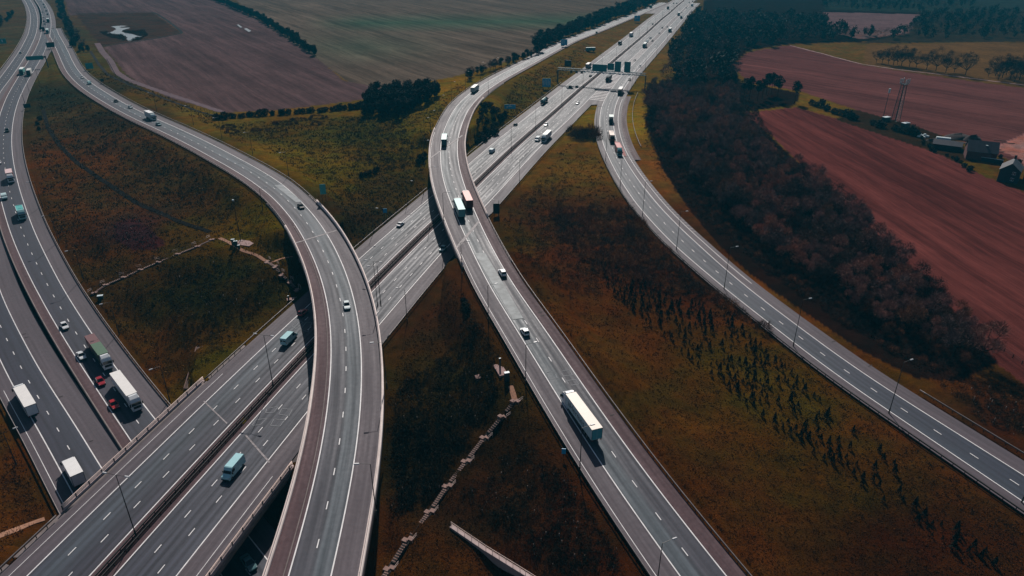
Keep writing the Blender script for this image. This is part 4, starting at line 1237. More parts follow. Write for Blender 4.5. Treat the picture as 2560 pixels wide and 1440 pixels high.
# motorway, outbound
place("van", M, 722, 844, 1, "white panel van passing the curved flyover outbound", col=(170, 214, 218), L=6.0)
place("hatch", M, 757, 780, 1, "pink-red hatchback entering the shade of the curved flyover", col=(176, 84, 84))
place("saloon", M, 1001, 560, 1, "white saloon alone between the two flyovers", col=W_)
place("van", M, 1230, 375, 1, "small white van just past the link bridge outbound", col=(206, 224, 226), L=4.8, H=2.0)
place("hatch", M, 1289, 311, 1, "dark teal hatchback ahead of the small white van", col=(44, 66, 72))
place("rigid", M, 1360, 251, 1, "tanker lorry heading for the gantry", L=11, cab=(30, 60, 62), side=(90, 130, 130), roof=(150, 176, 176), style="tanker")
place("suv", M, 1426, 217, 1, "dark car level with another dark car under the gantry, verge side", col=(20, 26, 30))
place("hatch", M, 1442, 216, 1, "dark car level with another dark car under the gantry, median side", col=(40, 46, 50))
place("saloon", M, 1476, 189, 1, "grey saloon directly beneath the gantry beam", col=(90, 94, 98))
place("artic", M, 1471, 164, 1, "lorry with a pinkish white roof just behind the gantry", L=12, cab=GY, side=(120, 124, 128), roof=(236, 226, 222))
place("rigid", M, 1550, 106, 1, "black open-topped lorry outbound past the gantry", L=9.5, cab=DK, side=(26, 28, 34), roof=(50, 52, 58), style="tipper")
place("artic", M, 1578, 86, 1, "white lorry outbound ahead of the black one", L=12, cab=W_, side=(210, 216, 218), roof=(240, 240, 240))
place("hatch", M, 1632, 60, 1, "dark car by the central reserve far outbound", col=(50, 46, 50))
place("rigid", M, 1670, 19, 1, "brownish lorry far outbound by the median lamps", L=8.5, cab=GY, side=(80, 84, 86), roof=(96, 98, 98))
for u, v, c, lb in ((1684, 8, DK, "dark car ahead of the farthest outbound lorry"), (1692, 8, (170, 176, 178), "silver car ahead of the farthest outbound lorry"), (1665, 6.5, W_, "white car where the link road joins far away"), (1672, 2, GY, "grey car at the top edge where the link road joins")):
    place("hatch", M, u, v, 1, lb, col=c)
# motorway, towards us
place("van", M, 583, 1170, 0, "white high-roofed van nearest on the motorway", col=(170, 216, 222), L=6.2, H=2.6)
place("hatch", M, 1107, 621, 0, "teal-white car in the shade of the link bridge", col=(140, 176, 180))
place("van", M, 1344, 347, 0, "white van running level with a white lorry", col=(224, 230, 230), L=5.2, H=2.2)
place("artic", M, 1366, 341, 0, "white lorry running level with a white van", L=13, cab=(206, 220, 222), side=(196, 204, 206), roof=(242, 240, 238))
place("hatch", M, 1365, 311, 0, "white car in the lane by the median behind the white lorry", col=W_)
place("saloon", M, 1444, 257, 0, "white saloon below the striped gore", col=W_)
place("artic", M, 1522, 196, 0, "black lorry under the sign gantry", L=12, cab=(24, 26, 30), side=(16, 22, 26), roof=(40, 46, 50))
place("saloon", M, 1587, 150, 0, "pale car just above the gantry signs", col=(196, 190, 190))
place("artic", M, 1612, 113, 0, "pale green-white lorry oncoming beside the hatched lane", L=13, cab=(120, 150, 150), side=(176, 196, 194), roof=(224, 232, 228))
place("van", M, 1618, 102.5, 0, "pale van tucked behind the green-white lorry", col=WT, L=4.6, H=2.0)
place("suv", M, 1626, 95, 0, "pale car diagonal to a dark one behind the green-white lorry", col=(170, 186, 188))
place("saloon", M, 1631, 101.5, 0, "dark car diagonal to a pale one behind the green-white lorry", col=(36, 56, 60))
place("saloon", M, 1648, 82.5, 0, "white car ahead of the far white-roofed lorry", col=W_)
place("saloon", M, 1656, 69, 0, "dark car in the outer lane level with the far white-roofed lorry", col=(40, 46, 50))
place("hatch", M, 1668, 66.5, 0, "silver car just behind the far white-roofed lorry", col=(180, 190, 192))
place("artic", M, 1675, 75, 0, "far white-roofed lorry in the lane next to the wood", L=12.5, cab=(110, 134, 136), side=(150, 166, 168), roof=(238, 240, 238))
place("rigid", M, 1697, 35, 0, "white box lorry beside a low pale vehicle far away", L=9.5, cab=(90, 110, 112), side=(180, 190, 190), roof=(240, 242, 240))
place("rigid", M, 1704, 42, 0, "low flatbed lorry beside the far white box lorry", L=9.5, cab=(150, 166, 168), side=(150, 160, 162), roof=(160, 170, 172), style="flat")
for u, v, c, lb in ((1704, 31, (190, 198, 200), "pale car behind the far white box lorry"), (1716, 19.5, W_, "white car alone in the middle lane far away"), (1723, 6, (150, 170, 172), "pale car level with the farthest oncoming lorry"), (1731, 3.5, DK, "dark car behind the farthest oncoming lorry"), (1741, 2.5, (170, 160, 160), "small pale car on the far edge next to the wood")):
    place("hatch", M, u, v, 0, lb, col=c)
place("rigid", M, 1730.5, 12, 0, "farthest oncoming lorry, white-fronted", L=9.5, cab=W_, side=(190, 200, 200), roof=(226, 232, 230))
# slip road, towards us
place("hatch", E, 1600, 165, 0, "white car joining the slip road by the hatched lane", col=W_)
place("hatch", E, 1574, 199, 0, "dark red car under the end of the gantry", col=(60, 40, 44))
place("artic", E, 1551, 228, 0, "dark-cabbed lorry with a bright white trailer leaving on the slip road", L=12, cab=(14, 26, 30), side=(196, 204, 206), roof=(246, 244, 242))
place("rigid", E, 1528, 299, 0, "lorry with a small white load and dark cab on the slip road", L=8.5, cab=(22, 40, 42), side=(196, 220, 214), roof=(222, 236, 230))
place("artic", E, 1529, 343, 0, "lorry with a cream roof leading the red one", L=12, cab=(20, 26, 30), side=(170, 150, 140), roof=(236, 214, 200))
place("artic", E, 1546, 374, 0, "lorry with a red trailer and teal cab", L=12, cab=(110, 176, 178), side=(130, 46, 48), roof=(186, 92, 92))
# link road, away
place("artic", D, 1409, 106, 1, "dark-sided lorry with a pale roof on the far link road", L=13, cab=DK, side=(30, 56, 60), roof=(238, 240, 240))
place("rigid", D, 1627, 16, 1, "dark teal bus-like lorry nearly joining the motorway", L=10, cab=(20, 60, 64), side=(22, 66, 70), roof=(40, 84, 88))
place("artic", D, 1187, 222, 1, "pale cream lorry climbing the link road bend", L=13.5, cab=(200, 210, 208), side=(170, 178, 172), roof=(246, 244, 236))
place("artic", D, 1111, 350, 1, "teal-backed lorry crossing the start of the link bridge", L=13.5, cab=(120, 170, 172), side=(70, 130, 134), roof=(190, 222, 222), rear=(30, 80, 90))
place("artic", D, 1148, 520, 1, "pale teal lorry beside the red lorry on the link bridge", L=14.5, cab=W_, side=(90, 146, 150), roof=(150, 206, 206), rear=(80, 136, 140))
place("artic", D, 1168, 499, 1, "red-topped lorry with a white cab on the link bridge", L=13.5, cab=W_, side=(110, 30, 32), roof=(226, 130, 124), rear=(70, 18, 20))
place("suv", D, 1256, 681, 1, "white sport utility car on the worn patch of the link road", col=W_)
place("hatch", D, 1312, 828, 1, "white hatchback between the worn patch and the loop markings", col=(228, 232, 232))
herm = place("artic", D, 1452, 1036, 1, "long white articulated lorry lettered Hermes on its side, nearest on the link road", cab=W_, side=(190, 212, 214), roof=(240, 226, 212), rear=(70, 150, 160))
LET = paint((8, 62, 72), .6)
for sy, rz in ((1, math.pi),):
    cu = bpy.data.curves.new("lettering", 'FONT'); cu.body = "Hermes"; cu.size = 2.3; cu.extrude = .004; cu.align_x = 'CENTER'; cu.space_character = 1.05
    to_ = bpy.data.objects.new("lettering_source", cu)
    lm = bpy.data.meshes.new_from_object(to_); lm.name = "lettering"; bpy.data.objects.remove(to_); bpy.data.curves.remove(cu)
    lm.materials.clear(); lm.materials.append(LET)
    lo = ob("lettering", lm, herm, (-.6, sy * 1.285, 1.75)); lo.rotation_euler = (math.pi / 2, 0, math.pi)
    a_ = MB()
    for k in range(3):
        a_.poly([(4.35 - k * .42, 1.287, 1.8), (4.15 - k * .42, 1.287, 2.35), (4.35 - k * .42, 1.287, 2.9), (4.17 - k * .42, 1.287, 2.9), (3.95 - k * .42, 1.287, 2.35), (4.17 - k * .42, 1.287, 1.8)])
    a_.build("emblem", LET, herm)
# the lower road under both bridges
Pu = Vector(bp(622, 1408, -6.4)); ku = A1.at(Pu.x, Pu.y); tu = A1.T[ku]
vehicle("saloon_car", ("saloon", (84, 120, 126)), lambda: car_parts((84, 120, 126), 4.65, 1.82, 1.44, kind="saloon"), "dull teal car in deep shade below the curved flyover", "car", "cars driving on the roads", Vector((Pu.x, Pu.y, A1.P[ku, 2])), math.atan2(tu[1], tu[0]))
# trailer parked on the verge
gq = gp(1476, 129)
t_ = thing("parked_trailer", "teal box trailer parked on the grass wedge by the motorway", "trailer", gq, math.radians(8))
MB().box(-4.5, 4.5, -1.25, 1.25, .9, 3.8).build("load_body", paint((70, 120, 124), .5), t_)
MB().box(-4.52, 4.52, -1.27, 1.27, 3.78, 3.86).build("load_roof", paint((150, 176, 176), .5), t_)
MB().box(-7.5, -4.5, -.5, .5, .7, 1.0).build("drawbar", CHAS, t_)
for x in (-3, -1.6, 3):
    for sy in (-1, 1):
        MB().tube((x, sy * .95, .5), (x, sy * 1.25, .5), .5, n=12).build("wheel", TYRE, t_)

# ------------------------------------------------------------------ lamp posts
POLE = mat("lamp_pole_steel", lin((40, 38, 40)), rough=.5, metal=.2, var=.1)
HEADM = mat("lamp_housing", lin((206, 206, 208)), rough=.35, var=.04)
LCACHE = {}


def lamp(P, hgt, ang, label, double=False, arm=1.9, detail=True, group="lamp posts along the roads"):
    t = thing("street_lamp", label, "street lamp", P, ang, group)
    key = (round(hgt, 1), double, arm)
    if key not in LCACHE:
        pm_ = MB().tube((0, 0, -.6), (0, 0, 1.4), .16, n=8).tube((0, 0, 1.4), (0, 0, hgt), .11, .065, n=6).mesh("pole", POLE)
        am_ = MB().tube((0, 0, hgt - .05), (arm, 0, hgt + .12), .045, n=5).mesh("arm", POLE)
        hm_ = MB().frus(arm - .05, arm + .95, -.17, .17, hgt + .06, arm + .02, arm + .85, -.1, .1, hgt + .24).mesh("lamp_head", HEADM)
        LCACHE[key] = (pm_, am_, hm_)
    pm_, am_, hm_ = LCACHE[key]
    ob("pole", pm_, t)
    for k in range(2 if double else 1):
        ob("arm", am_, t, rotz=math.pi * k); ob("lamp_head", hm_, t, rotz=math.pi * k)
    return t


def lamp_on(rd, u, v, hgt, lab, side, double=False, zfix=None):
    if zfix is None:
        P, k = on(rd, u, v)
    else:
        P = Vector(bp(u, v, zfix)); k = rd.at(P.x, P.y)
    Nn = rd.N[k]
    a = math.atan2(-side * Nn[1], -side * Nn[0]) if side else math.atan2(Nn[1], Nn[0])
    return lamp(P, hgt, a, lab, double)


ORD = ["nearest", "second", "third", "fourth", "fifth", "sixth", "seventh", "eighth", "ninth", "tenth", "eleventh", "twelfth", "thirteenth", "fourteenth", "fifteenth"]
for i, (u, v) in enumerate([(2554, 1256), (2222, 1033), (1983, 865), (1810, 722), (1691, 624), (1606, 540), (1550, 470), (1514, 402), (1490, 330)]):
    lamp_on(E, u, v, 14.5, "tall lamp post on the sapling side of the slip road, %s from the camera" % ORD[i], -1)
for i, (u, v) in enumerate([(1579, 221), (1589, 207), (1613, 173), (1641, 142), (1667, 106), (1690, 82), (1707, 61), (1726, 40)]):
    lamp_on(E, u, v, 10.5, "lamp post against the wood beyond the gantry, %s from the camera" % ORD[i], 1)
for i, (u, v) in enumerate([(1640, 1478), (1449, 1180), (1314, 962), (1221, 806), (1155, 692), (1110, 558), (1077, 488), (1061, 415), (1062, 352), (1077, 332), (1101, 289), (1129, 251), (1164, 222), (1201, 196), (1238, 183)]):
    lamp_on(D, u, v, 11.5, "lamp post on the outer edge of the link road, %s from the camera" % ORD[i], -1)
lamp_on(D, 1221, 232, 9.5, "lone lamp post on the inner side of the link road bend", 1)
for i, (u, v) in enumerate([(340, 1339), (683, 965), (944, 764), (1339, 321), (1278, 375), (1404, 265), (1457, 217), (1504, 179), (1540, 148), (1571, 122), (1597, 100), (1618, 82), (1638, 65), (1655, 49), (1684, 23)]):
    lamp_on(M, u, v, 15.0 if v > 700 else 12.5, "double-armed lamp in the central reserve, %s from the camera" % ORD[i if i not in (3, 4) else 7 - i], 0, True)
lamp_on(M, 1018, 806, 11, "lamp post on the mound between flyover and link bridge", 1)
lamp_on(M, 1299, 456, 11, "lamp post on the verge beyond the link bridge", 1)
lamp_on(M, 1247, 548, 8, "lamp post beside the dark sign back past the link bridge", 1)
lamp_on(M, 1020, 508, 10, "lamp post on the dark verge before the link bridge", -1)
lamp_on(M, 934, 581, 10, "lamp post on the dark verge behind the curved flyover", -1)
for i, (u, v) in enumerate([(941, 1290), (967, 968), (952, 762)]):
    lamp_on(C, u, v, 12.2, "lamp post bracketed outside the curved flyover parapet, %s from the camera" % ORD[i], 1)
for i, (u, v) in enumerate([(722, 440), (632, 385), (555, 345), (484, 312), (392, 276)]):
    lamp_on(C, u, v, 10.5, "lamp post on the olive verge of the bend, %s from the camera" % ORD[i], 1)
lamp_on(C, 657, 523, 8, "short lamp post on the inner verge of the bend", -1)
for i, (u, v) in enumerate([(424, 1000), (297, 832), (208, 695), (147, 604), (106, 515), (62, 258), (74, 232), (98.6, 208)]):
    lamp_on(A1, u, v, 10.5, "lamp post on the grass side of the dual carriageway, %s from the camera" % ORD[i], 1)
lamp_on(A2, 40, 1160, 9, "lamp post on the brown verge at the picture's edge", -1)

# ------------------------------------------------------------------ signs
SGREY = mat("sign_back_grey", lin((30, 64, 70)), rough=.5, var=.1)
SPAN = mat("sign_panel_teal", lin((36, 122, 128)), rough=.45, var=.08)
SBLUE = mat("sign_blue", lin((44, 160, 205)), rough=.4, var=.08)
STEAL = mat("sign_teal", lin((46, 150, 152)), rough=.4, var=.08)
SDARK = mat("sign_dark", lin((14, 52, 60)), rough=.5, var=.1)
SWHITE = mat("sign_white", lin((200, 214, 218)), rough=.5, var=.05)


def sign(label, u, v, w, h, clear, m, ang=None, marks=None, at=None, cat="road sign", name="road_sign"):
    """u, v: the foot of the sign in the picture"""
    P = at if at is not None else gp(u, v)
    a = ang if ang is not None else math.atan2(P.x, P.y) * -1   # face the camera side
    t = thing(name, label, cat, P, a)
    MB().box(-w / 2, w / 2, -.05, .05, clear, clear + h).build("panel", m, t)
    pm_ = MB().box(-.07, .07, .06, .2, -.4, clear + h * .8).mesh("post", POLE)
    for x in ((-w * .3, w * .3) if w > 1.2 else (0,)): ob("post", pm_, t, (x, 0, 0))
    if marks:
        q = MB()
        for x0, x1, z0_, z1_ in marks:
            q.box(x0 * w - w / 2, x1 * w - w / 2, -.075, -.055, clear + z0_ * h, clear + z1_ * h)
        q.build("symbol", SWHITE, t)
    return t


BARS = [(.12, .2, .2, .75), (.3, .36, .3, .9), (.48, .54, .2, .85), (.66, .72, .1, .9), (.82, .88, .25, .7)]
ARROW = [(.2, .28, .15, .6), (.28, .7, .5, .6), (.45, .53, .6, .85)]
sign("blue sign with white bars on the bank before the gantry", 1366, 223, 6, 6, 1.6, SBLUE, marks=BARS)
sign("wide blue sign with a white loop arrow by the shrubs", 1275, 284, 7, 2.6, 3.0, SBLUE, marks=ARROW)
sign("teal countdown sign beside the far link road lorry", 1357, 112, 4.4, 6, 1.2, STEAL, marks=[(.4, .6, .2, .8)])
sign("bright blue sign under the far link road lorry", 1410, 118, 6.2, 5.5, 1.8, SBLUE, marks=BARS[:3])
sign("small teal sign among the trees above the link road", 1447, 79, 3.4, 5, 1, STEAL, marks=[(.3, .7, .3, .7)])
sign("big teal sign on the grass wedge far up the motorway", 1592, 57, 7, 6.5, 2, SBLUE, marks=ARROW)
sign("faint teal sign before the far tree belt", 1551, 40, 5, 5, 1, STEAL)
sign("small dark sign on the inner verge of the far link road", 1491, 90, 2.2, 2, 2.5, SDARK)
sign("tall teal sign at the end of the flyover barrier", 811, 505, 2.2, 4, 3.2, STEAL)
sign("dark back of a sign beside the motorway past the link bridge", 1241, 540, 2.6, 4.4, 1.0, SDARK)
sign("small blue marker sign on the dark verge by the flyover", 964, 545, 1.6, 1.8, 2.2, SBLUE)
sign("small blue marker beside the articulated lorry on the link road", 1412, 1142, .9, 1.4, .6, SBLUE, at=on(D, 1409, 1140)[0])
sign("dark twin-board sign in the fork of the dual carriageway", 129, 124, 6.5, 4.2, 2, SDARK)
sign("green sign on the olive verge beside the bend", 226, 176, 5, 4.2, 1.2, STEAL)
sign("small black warning board by the bend barrier", 258, 211, 2, 1.8, 2, SDARK)
sign("dark sign back on the inner curve below the cantilever sign", 71, 276, 3.6, 2.4, 1.6, SDARK)
sign("teal sign in the rough grass left of the dual carriageway", 10, 112, 5, 4.5, 1, STEAL, marks=[(.3, .5, .3, .8)])

# cantilever sign over the dual carriageway
P = on(A1, 121, 168)[0]; k = A1.at(P.x, P.y)
t = thing("cantilever_sign", "cantilever gantry with one long dark teal board over the dual carriageway", "gantry", P, 0)
a_ = math.atan2(A1.N[k][1], A1.N[k][0]); t.rotation_euler = (0, 0, a_)
MB().box(-.35, .35, -.3, .3, -.5, 8.6).build("post", SGREY, t)
MB().box(-13, 0, -.2, .2, 7.2, 8.4).build("beam", SGREY, t)
MB().box(-13, -1.5, -.42, -.25, 6.0, 9.0).build("panel", SPAN, t)
MB().tube((0, 0, 8), (.1, 0, 12.5), .08).build("aerial", POLE, t)

# big sign gantry across the motorway
Lb, Rb = Vector(bp(1394, 206, 0)), Vector(bp(1612, 222, 0))
t = thing("sign_gantry", "long lattice gantry carrying dark sign boards across the whole motorway", "gantry", Lb)
dv = Rb - Lb; span = dv.length; t.rotation_euler = (0, 0, math.atan2(dv.y, dv.x))
GH = 9.3
for x in (0, span):
    q = MB()
    for y in (-.7, .7):
        q.box(x - .25, x + .25, y - .2, y + .2, -.3, GH)
    for z_ in np.arange(1, GH, 1.5): q.tube((x, -.6, z_), (x, .6, z_ + 1.2), .07, n=4)
    q.build("tower", SGREY, t)
q = MB()
for y in (-.75, .75):
    for z_ in (GH, GH + 1.6): q.box(0, span, y - .16, y + .16, z_ - .16, z_ + .16)
q.build("chord_frame", mat("gantry_steel", lin((110, 132, 138)), rough=.5, var=.15), t)
q = MB()
for i, x in enumerate(np.arange(0, span - 1.6, 1.7)):
    for y in (-.75, .75): q.tube((x, y, GH + (1.5 if i % 2 else 0)), (x + 1.7, y, GH + (0 if i % 2 else 1.5)), .11, n=4)
    q.tube((x, -.75, GH + 1.5), (x, .75, GH + 1.5), .05, n=4)
q.build("lattice", mat("gantry_lattice", lin((140, 160, 166)), rough=.5, var=.15), t)
sc_ = span / 218.0
for u, vt, w_, h_, m_ in ((1420, 155, 17, 14, SDARK), (1499.5, 166, 36, 15, SPAN), (1527, 164, 16, 14, SPAN), (1544, 160, 15, 22, SPAN), (1567, 161, 15, 22, SPAN)):
    x = (u - 1394) * sc_
    ph = h_ * sc_ * 1.1; zt_ = GH + 1.2 + max(0, (174 + (u - 1394) * .073 - vt)) * sc_ * 1.0
    f = 1
    MB().box(x - w_ * sc_ / 2, x + w_ * sc_ / 2, -1.15, -.9, zt_ - ph, zt_).build("sign_panel", m_, t)
for u in (1429.5, 1443, 1456):
    x = (u - 1394) * sc_
    MB().box(x - .9, x + .9, -1.2, -.9, GH - 1.4, GH + .5).build("lane_signal", SDARK, t)
for u in (1463, 1482, 1496, 1510, 1526, 1534, 1550, 1558, 1573):
    x = (u - 1394) * sc_
    MB().box(x - .7, x + .7, -1.1, -.88, GH - .5, GH + .6).build("signal_bracket", SWHITE, t)

# ------------------------------------------------------------------ masts, cabinets, pads
def lattice_mast(P, hgt, wd):
    t = thing("phone_mast", "square lattice phone mast with an antenna crown by the field corner", "mast", P, math.radians(20))
    q = MB()
    for sx in (-1, 1):
        for sy in (-1, 1): q.tube((sx * wd, sy * wd, -.5), (sx * wd * .62, sy * wd * .62, hgt), .19, n=5)
    q.build("leg_frame", SDARK, t)
    q = MB()
    n = 14
    for i in range(n):
        z0_, z1_ = hgt * i / n, hgt * (i + 1) / n; a0 = wd * (1 - .38 * i / n); a1 = wd * (1 - .38 * (i + 1) / n)
        for p0, p1 in (((-a0, -a0), (a1, -a1)), ((a0, -a0), (a1, a1)), ((a0, a0), (-a1, a1)), ((-a0, a0), (-a1, -a1))):
            q.tube((*p0, z0_), (*p1, z1_), .09, n=4)
    q.build("lattice", SDARK, t)
    q = MB().box(-1.7, 1.7, -1.7, 1.7, hgt - .15, hgt)
    q.build("platform", SGREY, t)
    ring = MB()
    for i in range(8):
        a0, a1 = i * math.pi / 4, (i + 1) * math.pi / 4
        for z_ in (hgt + .5, hgt + 2.0): ring.tube((2.3 * math.cos(a0), 2.3 * math.sin(a0), z_), (2.3 * math.cos(a1), 2.3 * math.sin(a1), z_), .16, n=4)
    ring.build("crown_ring", SGREY, t)
    am = MB().box(-.2, .2, -.14, .14, 0, 2.6).mesh("antenna", SWHITE)
    for i in range(6):
        a0 = i * math.pi / 3
        ob("antenna", am, t, (2.45 * math.cos(a0), 2.45 * math.sin(a0), hgt + .1 + .5 * (i % 2)), a0)
    return t


lattice_mast(gp(2238, 303), 22.0, 1.7)
t = thing("antenna_pole", "slim pole with a pale drum antenna beside the lattice mast", "mast", gp(2207, 297))
MB().tube((0, 0, -.5), (0, 0, 16), .2, .14, n=8).build("pole", SDARK, t)
MB().tube((0, 0, 15.6), (0, 0, 18.2), .55, n=10).build("drum_antenna", SWHITE, t)
for u, v, lb in ((2214, 303, "grey cabin with a white roof at the foot of the slim pole"), (2262, 318, "grey cabin with a white roof at the foot of the lattice mast")):
    t = thing("equipment_cabin", lb, "cabin", gp(u, v), .4)
    MB().box(-2.2, 2.2, -1.3, 1.3, -.4, 2.5).build("wall", SGREY, t); MB().box(-2.3, 2.3, -1.4, 1.4, 2.5, 2.68).build("roof", SWHITE, t)
t = thing("camera_mast", "tall thin camera mast above the gravel path and cabinets", "mast", gp(602, 603))
MB().tube((0, 0, -.5), (0, 0, 15), .16, .08, n=8).build("pole", POLE, t)
MB().box(-.3, .3, -.2, .2, 14.9, 15.4).build("camera", SWHITE, t); MB().box(-.5, .5, -.5, .5, -.4, .25).build("base", CONC, t)
PADM = mat("concrete_pad", lin((150, 120, 116)), rough=.85, var=.12)
for u, v, hx, hy, lb in ((612, 608, 3.2, 2.0, "concrete pad under the camera mast"), (1251, 925, 1.1, 2.6, "long concrete pad with a pillar and cabinet"), (1198, 942, 1.0, .9, "small square concrete slab alone in the planting"), (727, 748, 1.2, .8, "small concrete pad with a bollard by the flyover")):
    p = gp(u, v); t = MB().box(-hx, hx, -hy, hy, -.5, .16).build("concrete_pad", PADM, None, p, .35 if hx < 3 else -.3)
    tag(t, lb, "slab")
for u, v, w_, h_, lb in ((584, 612, .55, 2.0, "first of two dark white-topped cabinets on the gravel path"), (591, 617, .6, 2.1, "second of two dark white-topped cabinets on the gravel path"), (598, 622, .4, 1.3, "short white-topped cabinet at the end of the path row"), (1267, 952, .6, 2.4, "dark white-topped cabinet on the long concrete pad"), (1250, 918, .22, 2.6, "white-capped pillar at the end of the long pad"), (722, 752, .22, 1.7, "white-capped bollard on a small pad by the flyover"), (252, 746, .8, 1.0, "low cabinet at the foot of the left stairway beside the barrier")):
    t = thing("roadside_cabinet", lb, "cabinet", gp(u, v), .3, "roadside equipment cabinets")
    MB().box(-w_, w_, -w_ * .6, w_ * .6, -.3, h_).build("casing", SDARK, t); MB().box(-w_ * 1.08, w_ * 1.08, -w_ * .66, w_ * .66, h_, h_ + .12).build("lid", SWHITE, t)

# ------------------------------------------------------------------ stairways
STEP = mat("stair_concrete", lin((138, 108, 100)), rough=.85, var=.15)
STEPR = mat("stair_riser_board", lin((30, 22, 20)), rough=.9, var=.2)


def stairway(label, nodes, wide=1.5, zig=1.2, rail=True):
    P = [gp(*n) for n in nodes]
    t = thing("stairway", label, "stairway", P[0])
    o0 = Vector(P[0])
    for i in range(len(P) - 1):
        a, b = P[i] - o0, P[i + 1] - o0
        d = Vector((b.x - a.x, b.y - a.y, 0)); Ld = d.length
        if Ld < .5: continue
        d.normalize(); n = Vector((-d.y, d.x, 0))
        s0, s1 = 1.1, Ld - 1.1
        k = max(2, int((s1 - s0) / .5)); fl = MB(); rs = MB()
        for j in range(k):
            f0 = s0 + (s1 - s0) * j / k; f1 = s0 + (s1 - s0) * (j + .5) / k; f2 = s0 + (s1 - s0) * (j + 1) / k
            z_ = a.z + (b.z - a.z) * (f0 / Ld) + .3
            for m_, g0, g1, zz in ((fl, f0, f1, z_), (rs, f1, f2, z_ - .04)):
                c0, c1 = a + d * g0, a + d * g1
                m_.hexa([(*(c0 - n * wide / 2).xy, zz - .9), (*(c1 - n * wide / 2).xy, zz - .9), (*(c1 + n * wide / 2).xy, zz - .9), (*(c0 + n * wide / 2).xy, zz - .9), (*(c0 - n * wide / 2).xy, zz), (*(c1 - n * wide / 2).xy, zz), (*(c1 + n * wide / 2).xy, zz), (*(c0 + n * wide / 2).xy, zz)])
        st_ = MB(); c0, c1 = a + d * .3, a + d * (Ld - .3); q0, q1 = a.z + .12, b.z + .12; w2 = wide / 2 + .16
        st_.hexa([(*(c0 - n * w2).xy, q0 - .9), (*(c1 - n * w2).xy, q1 - .9), (*(c1 + n * w2).xy, q1 - .9), (*(c0 + n * w2).xy, q0 - .9), (*(c0 - n * w2).xy, q0), (*(c1 - n * w2).xy, q1), (*(c1 + n * w2).xy, q1), (*(c0 + n * w2).xy, q0)])
        st_.build("stringer", STEPR, t)
        fl.build("flight_slat", STEP, t); rs.build("riser_slat", STEPR, t)
        for sgn in (1,):
            r = MB(); e0 = a + d * s0 + n * sgn * (wide / 2 + .15); e1 = a + d * s1 + n * sgn * (wide / 2 + .15)
            e0.z = a.z + 1.3; e1.z = b.z + 1.3
            if rail:
                r.tube(e0, e1, .04, n=5)
                for f in (0, .33, .66, 1):
                    p = e0.lerp(e1, f); r.tube((p.x, p.y, p.z - 1.2), p, .04, n=4)
                r.build("handrail", GALVD, t)
    for i, p in enumerate(P):
        a = p - o0
        q = P[min(i + 1, len(P) - 1)] - P[max(i - 1, 0)]; d = Vector((q.x, q.y, 0)).normalized(); n = Vector((-d.y, d.x, 0))
        c = a; zz = a.z + .32; lm_ = MB()
        for cc, hx, hy in ((c + n * zig * .4 + d * -.4, wide * .55, wide * .65), (c - n * zig * .4 + d * .4, wide * .55, wide * .65)):
            pts = [cc - d * hx - n * hy, cc + d * hx - n * hy, cc + d * hx + n * hy, cc - d * hx + n * hy]
            lm_.hexa([(*q_.xy, zz - 1.0) for q_ in pts] + [(*q_.xy, zz + (.003 if cc is not c else 0)) for q_ in pts])
            zz += .004
        lm_.build("landing", STEP, t)
        if rail:
            r = MB(); e = c + n * (zig * .35 + 1.0)
            for zz_ in (.7, 1.2): r.tube(e - d * 1.2 + Vector((0, 0, .3 + zz_)), e + d * .3 + Vector((0, 0, .3 + zz_)), .04, n=5)
            for f in (-1.2, .3): r.tube(e + d * f, e + d * f + Vector((0, 0, 1.5)), .04, n=4)
            r.build("landing_rail", RAILP, t)
    return t


stairway("long zigzag stairway with pink landings down the dark planted slope", [(1288, 1004), (1257, 1042), (1212, 1095), (1166, 1154), (1119, 1216), (1075, 1280), (1020, 1350), (974, 1422), (930, 1490)], wide=.9, zig=1.0)
stairway("stairway with pale landings climbing the brown bank from the dual carriageway", [(236, 733), (265, 713), (310, 694), (352, 675), (397, 656), (445, 636), (494, 617), (530, 600)], wide=.8, zig=.7)
stairway("short stairway dropping from the gravel path beside the flyover", [(668, 656), (688, 668), (703, 688), (724, 706), (742, 726)], wide=1.0, zig=.9)
p0, p1 = gp(468, 972), gp(499, 868)
t = thing("drainage_chute", "straight pale board chute running down the grass to the motorway", "chute", p0)
d = p1 - p0; n = Vector((-d.y, d.x, 0)).normalized(); up = Vector((0, 0, .3))
for k in (-.8, .8):
    MB().hexa([n * (k - .12) - up, d + n * (k - .12) - up, d + n * (k + .12) - up, n * (k + .12) - up, n * (k - .12) + up, d + n * (k - .12) + up, d + n * (k + .12) + up, n * (k + .12) + up]).build("side_board", STEP, t)
MB().hexa([n * -.66 - up, d + n * -.66 - up, d + n * .66 - up, n * .66 - up, n * -.66 + up * .4, d + n * -.66 + up * .4, d + n * .66 + up * .4, n * .66 + up * .4]).build("channel", mat("chute_boards", lin((104, 84, 76)), rough=.9, var=.3, scale=2), t)

# ------------------------------------------------------------------ farm by the red fields
SLATE = mat("slate_roof", lin((52, 50, 58)), rough=.45, var=.25, scale=.5)
BRICKD = mat("dark_brick", lin((44, 28, 30)), rough=.9, var=.2)
BRICKR = mat("red_brick", lin((84, 36, 38)), rough=.9, var=.2)
RENDER_ = mat("dark_render", lin((40, 44, 54)), rough=.9, var=.1)


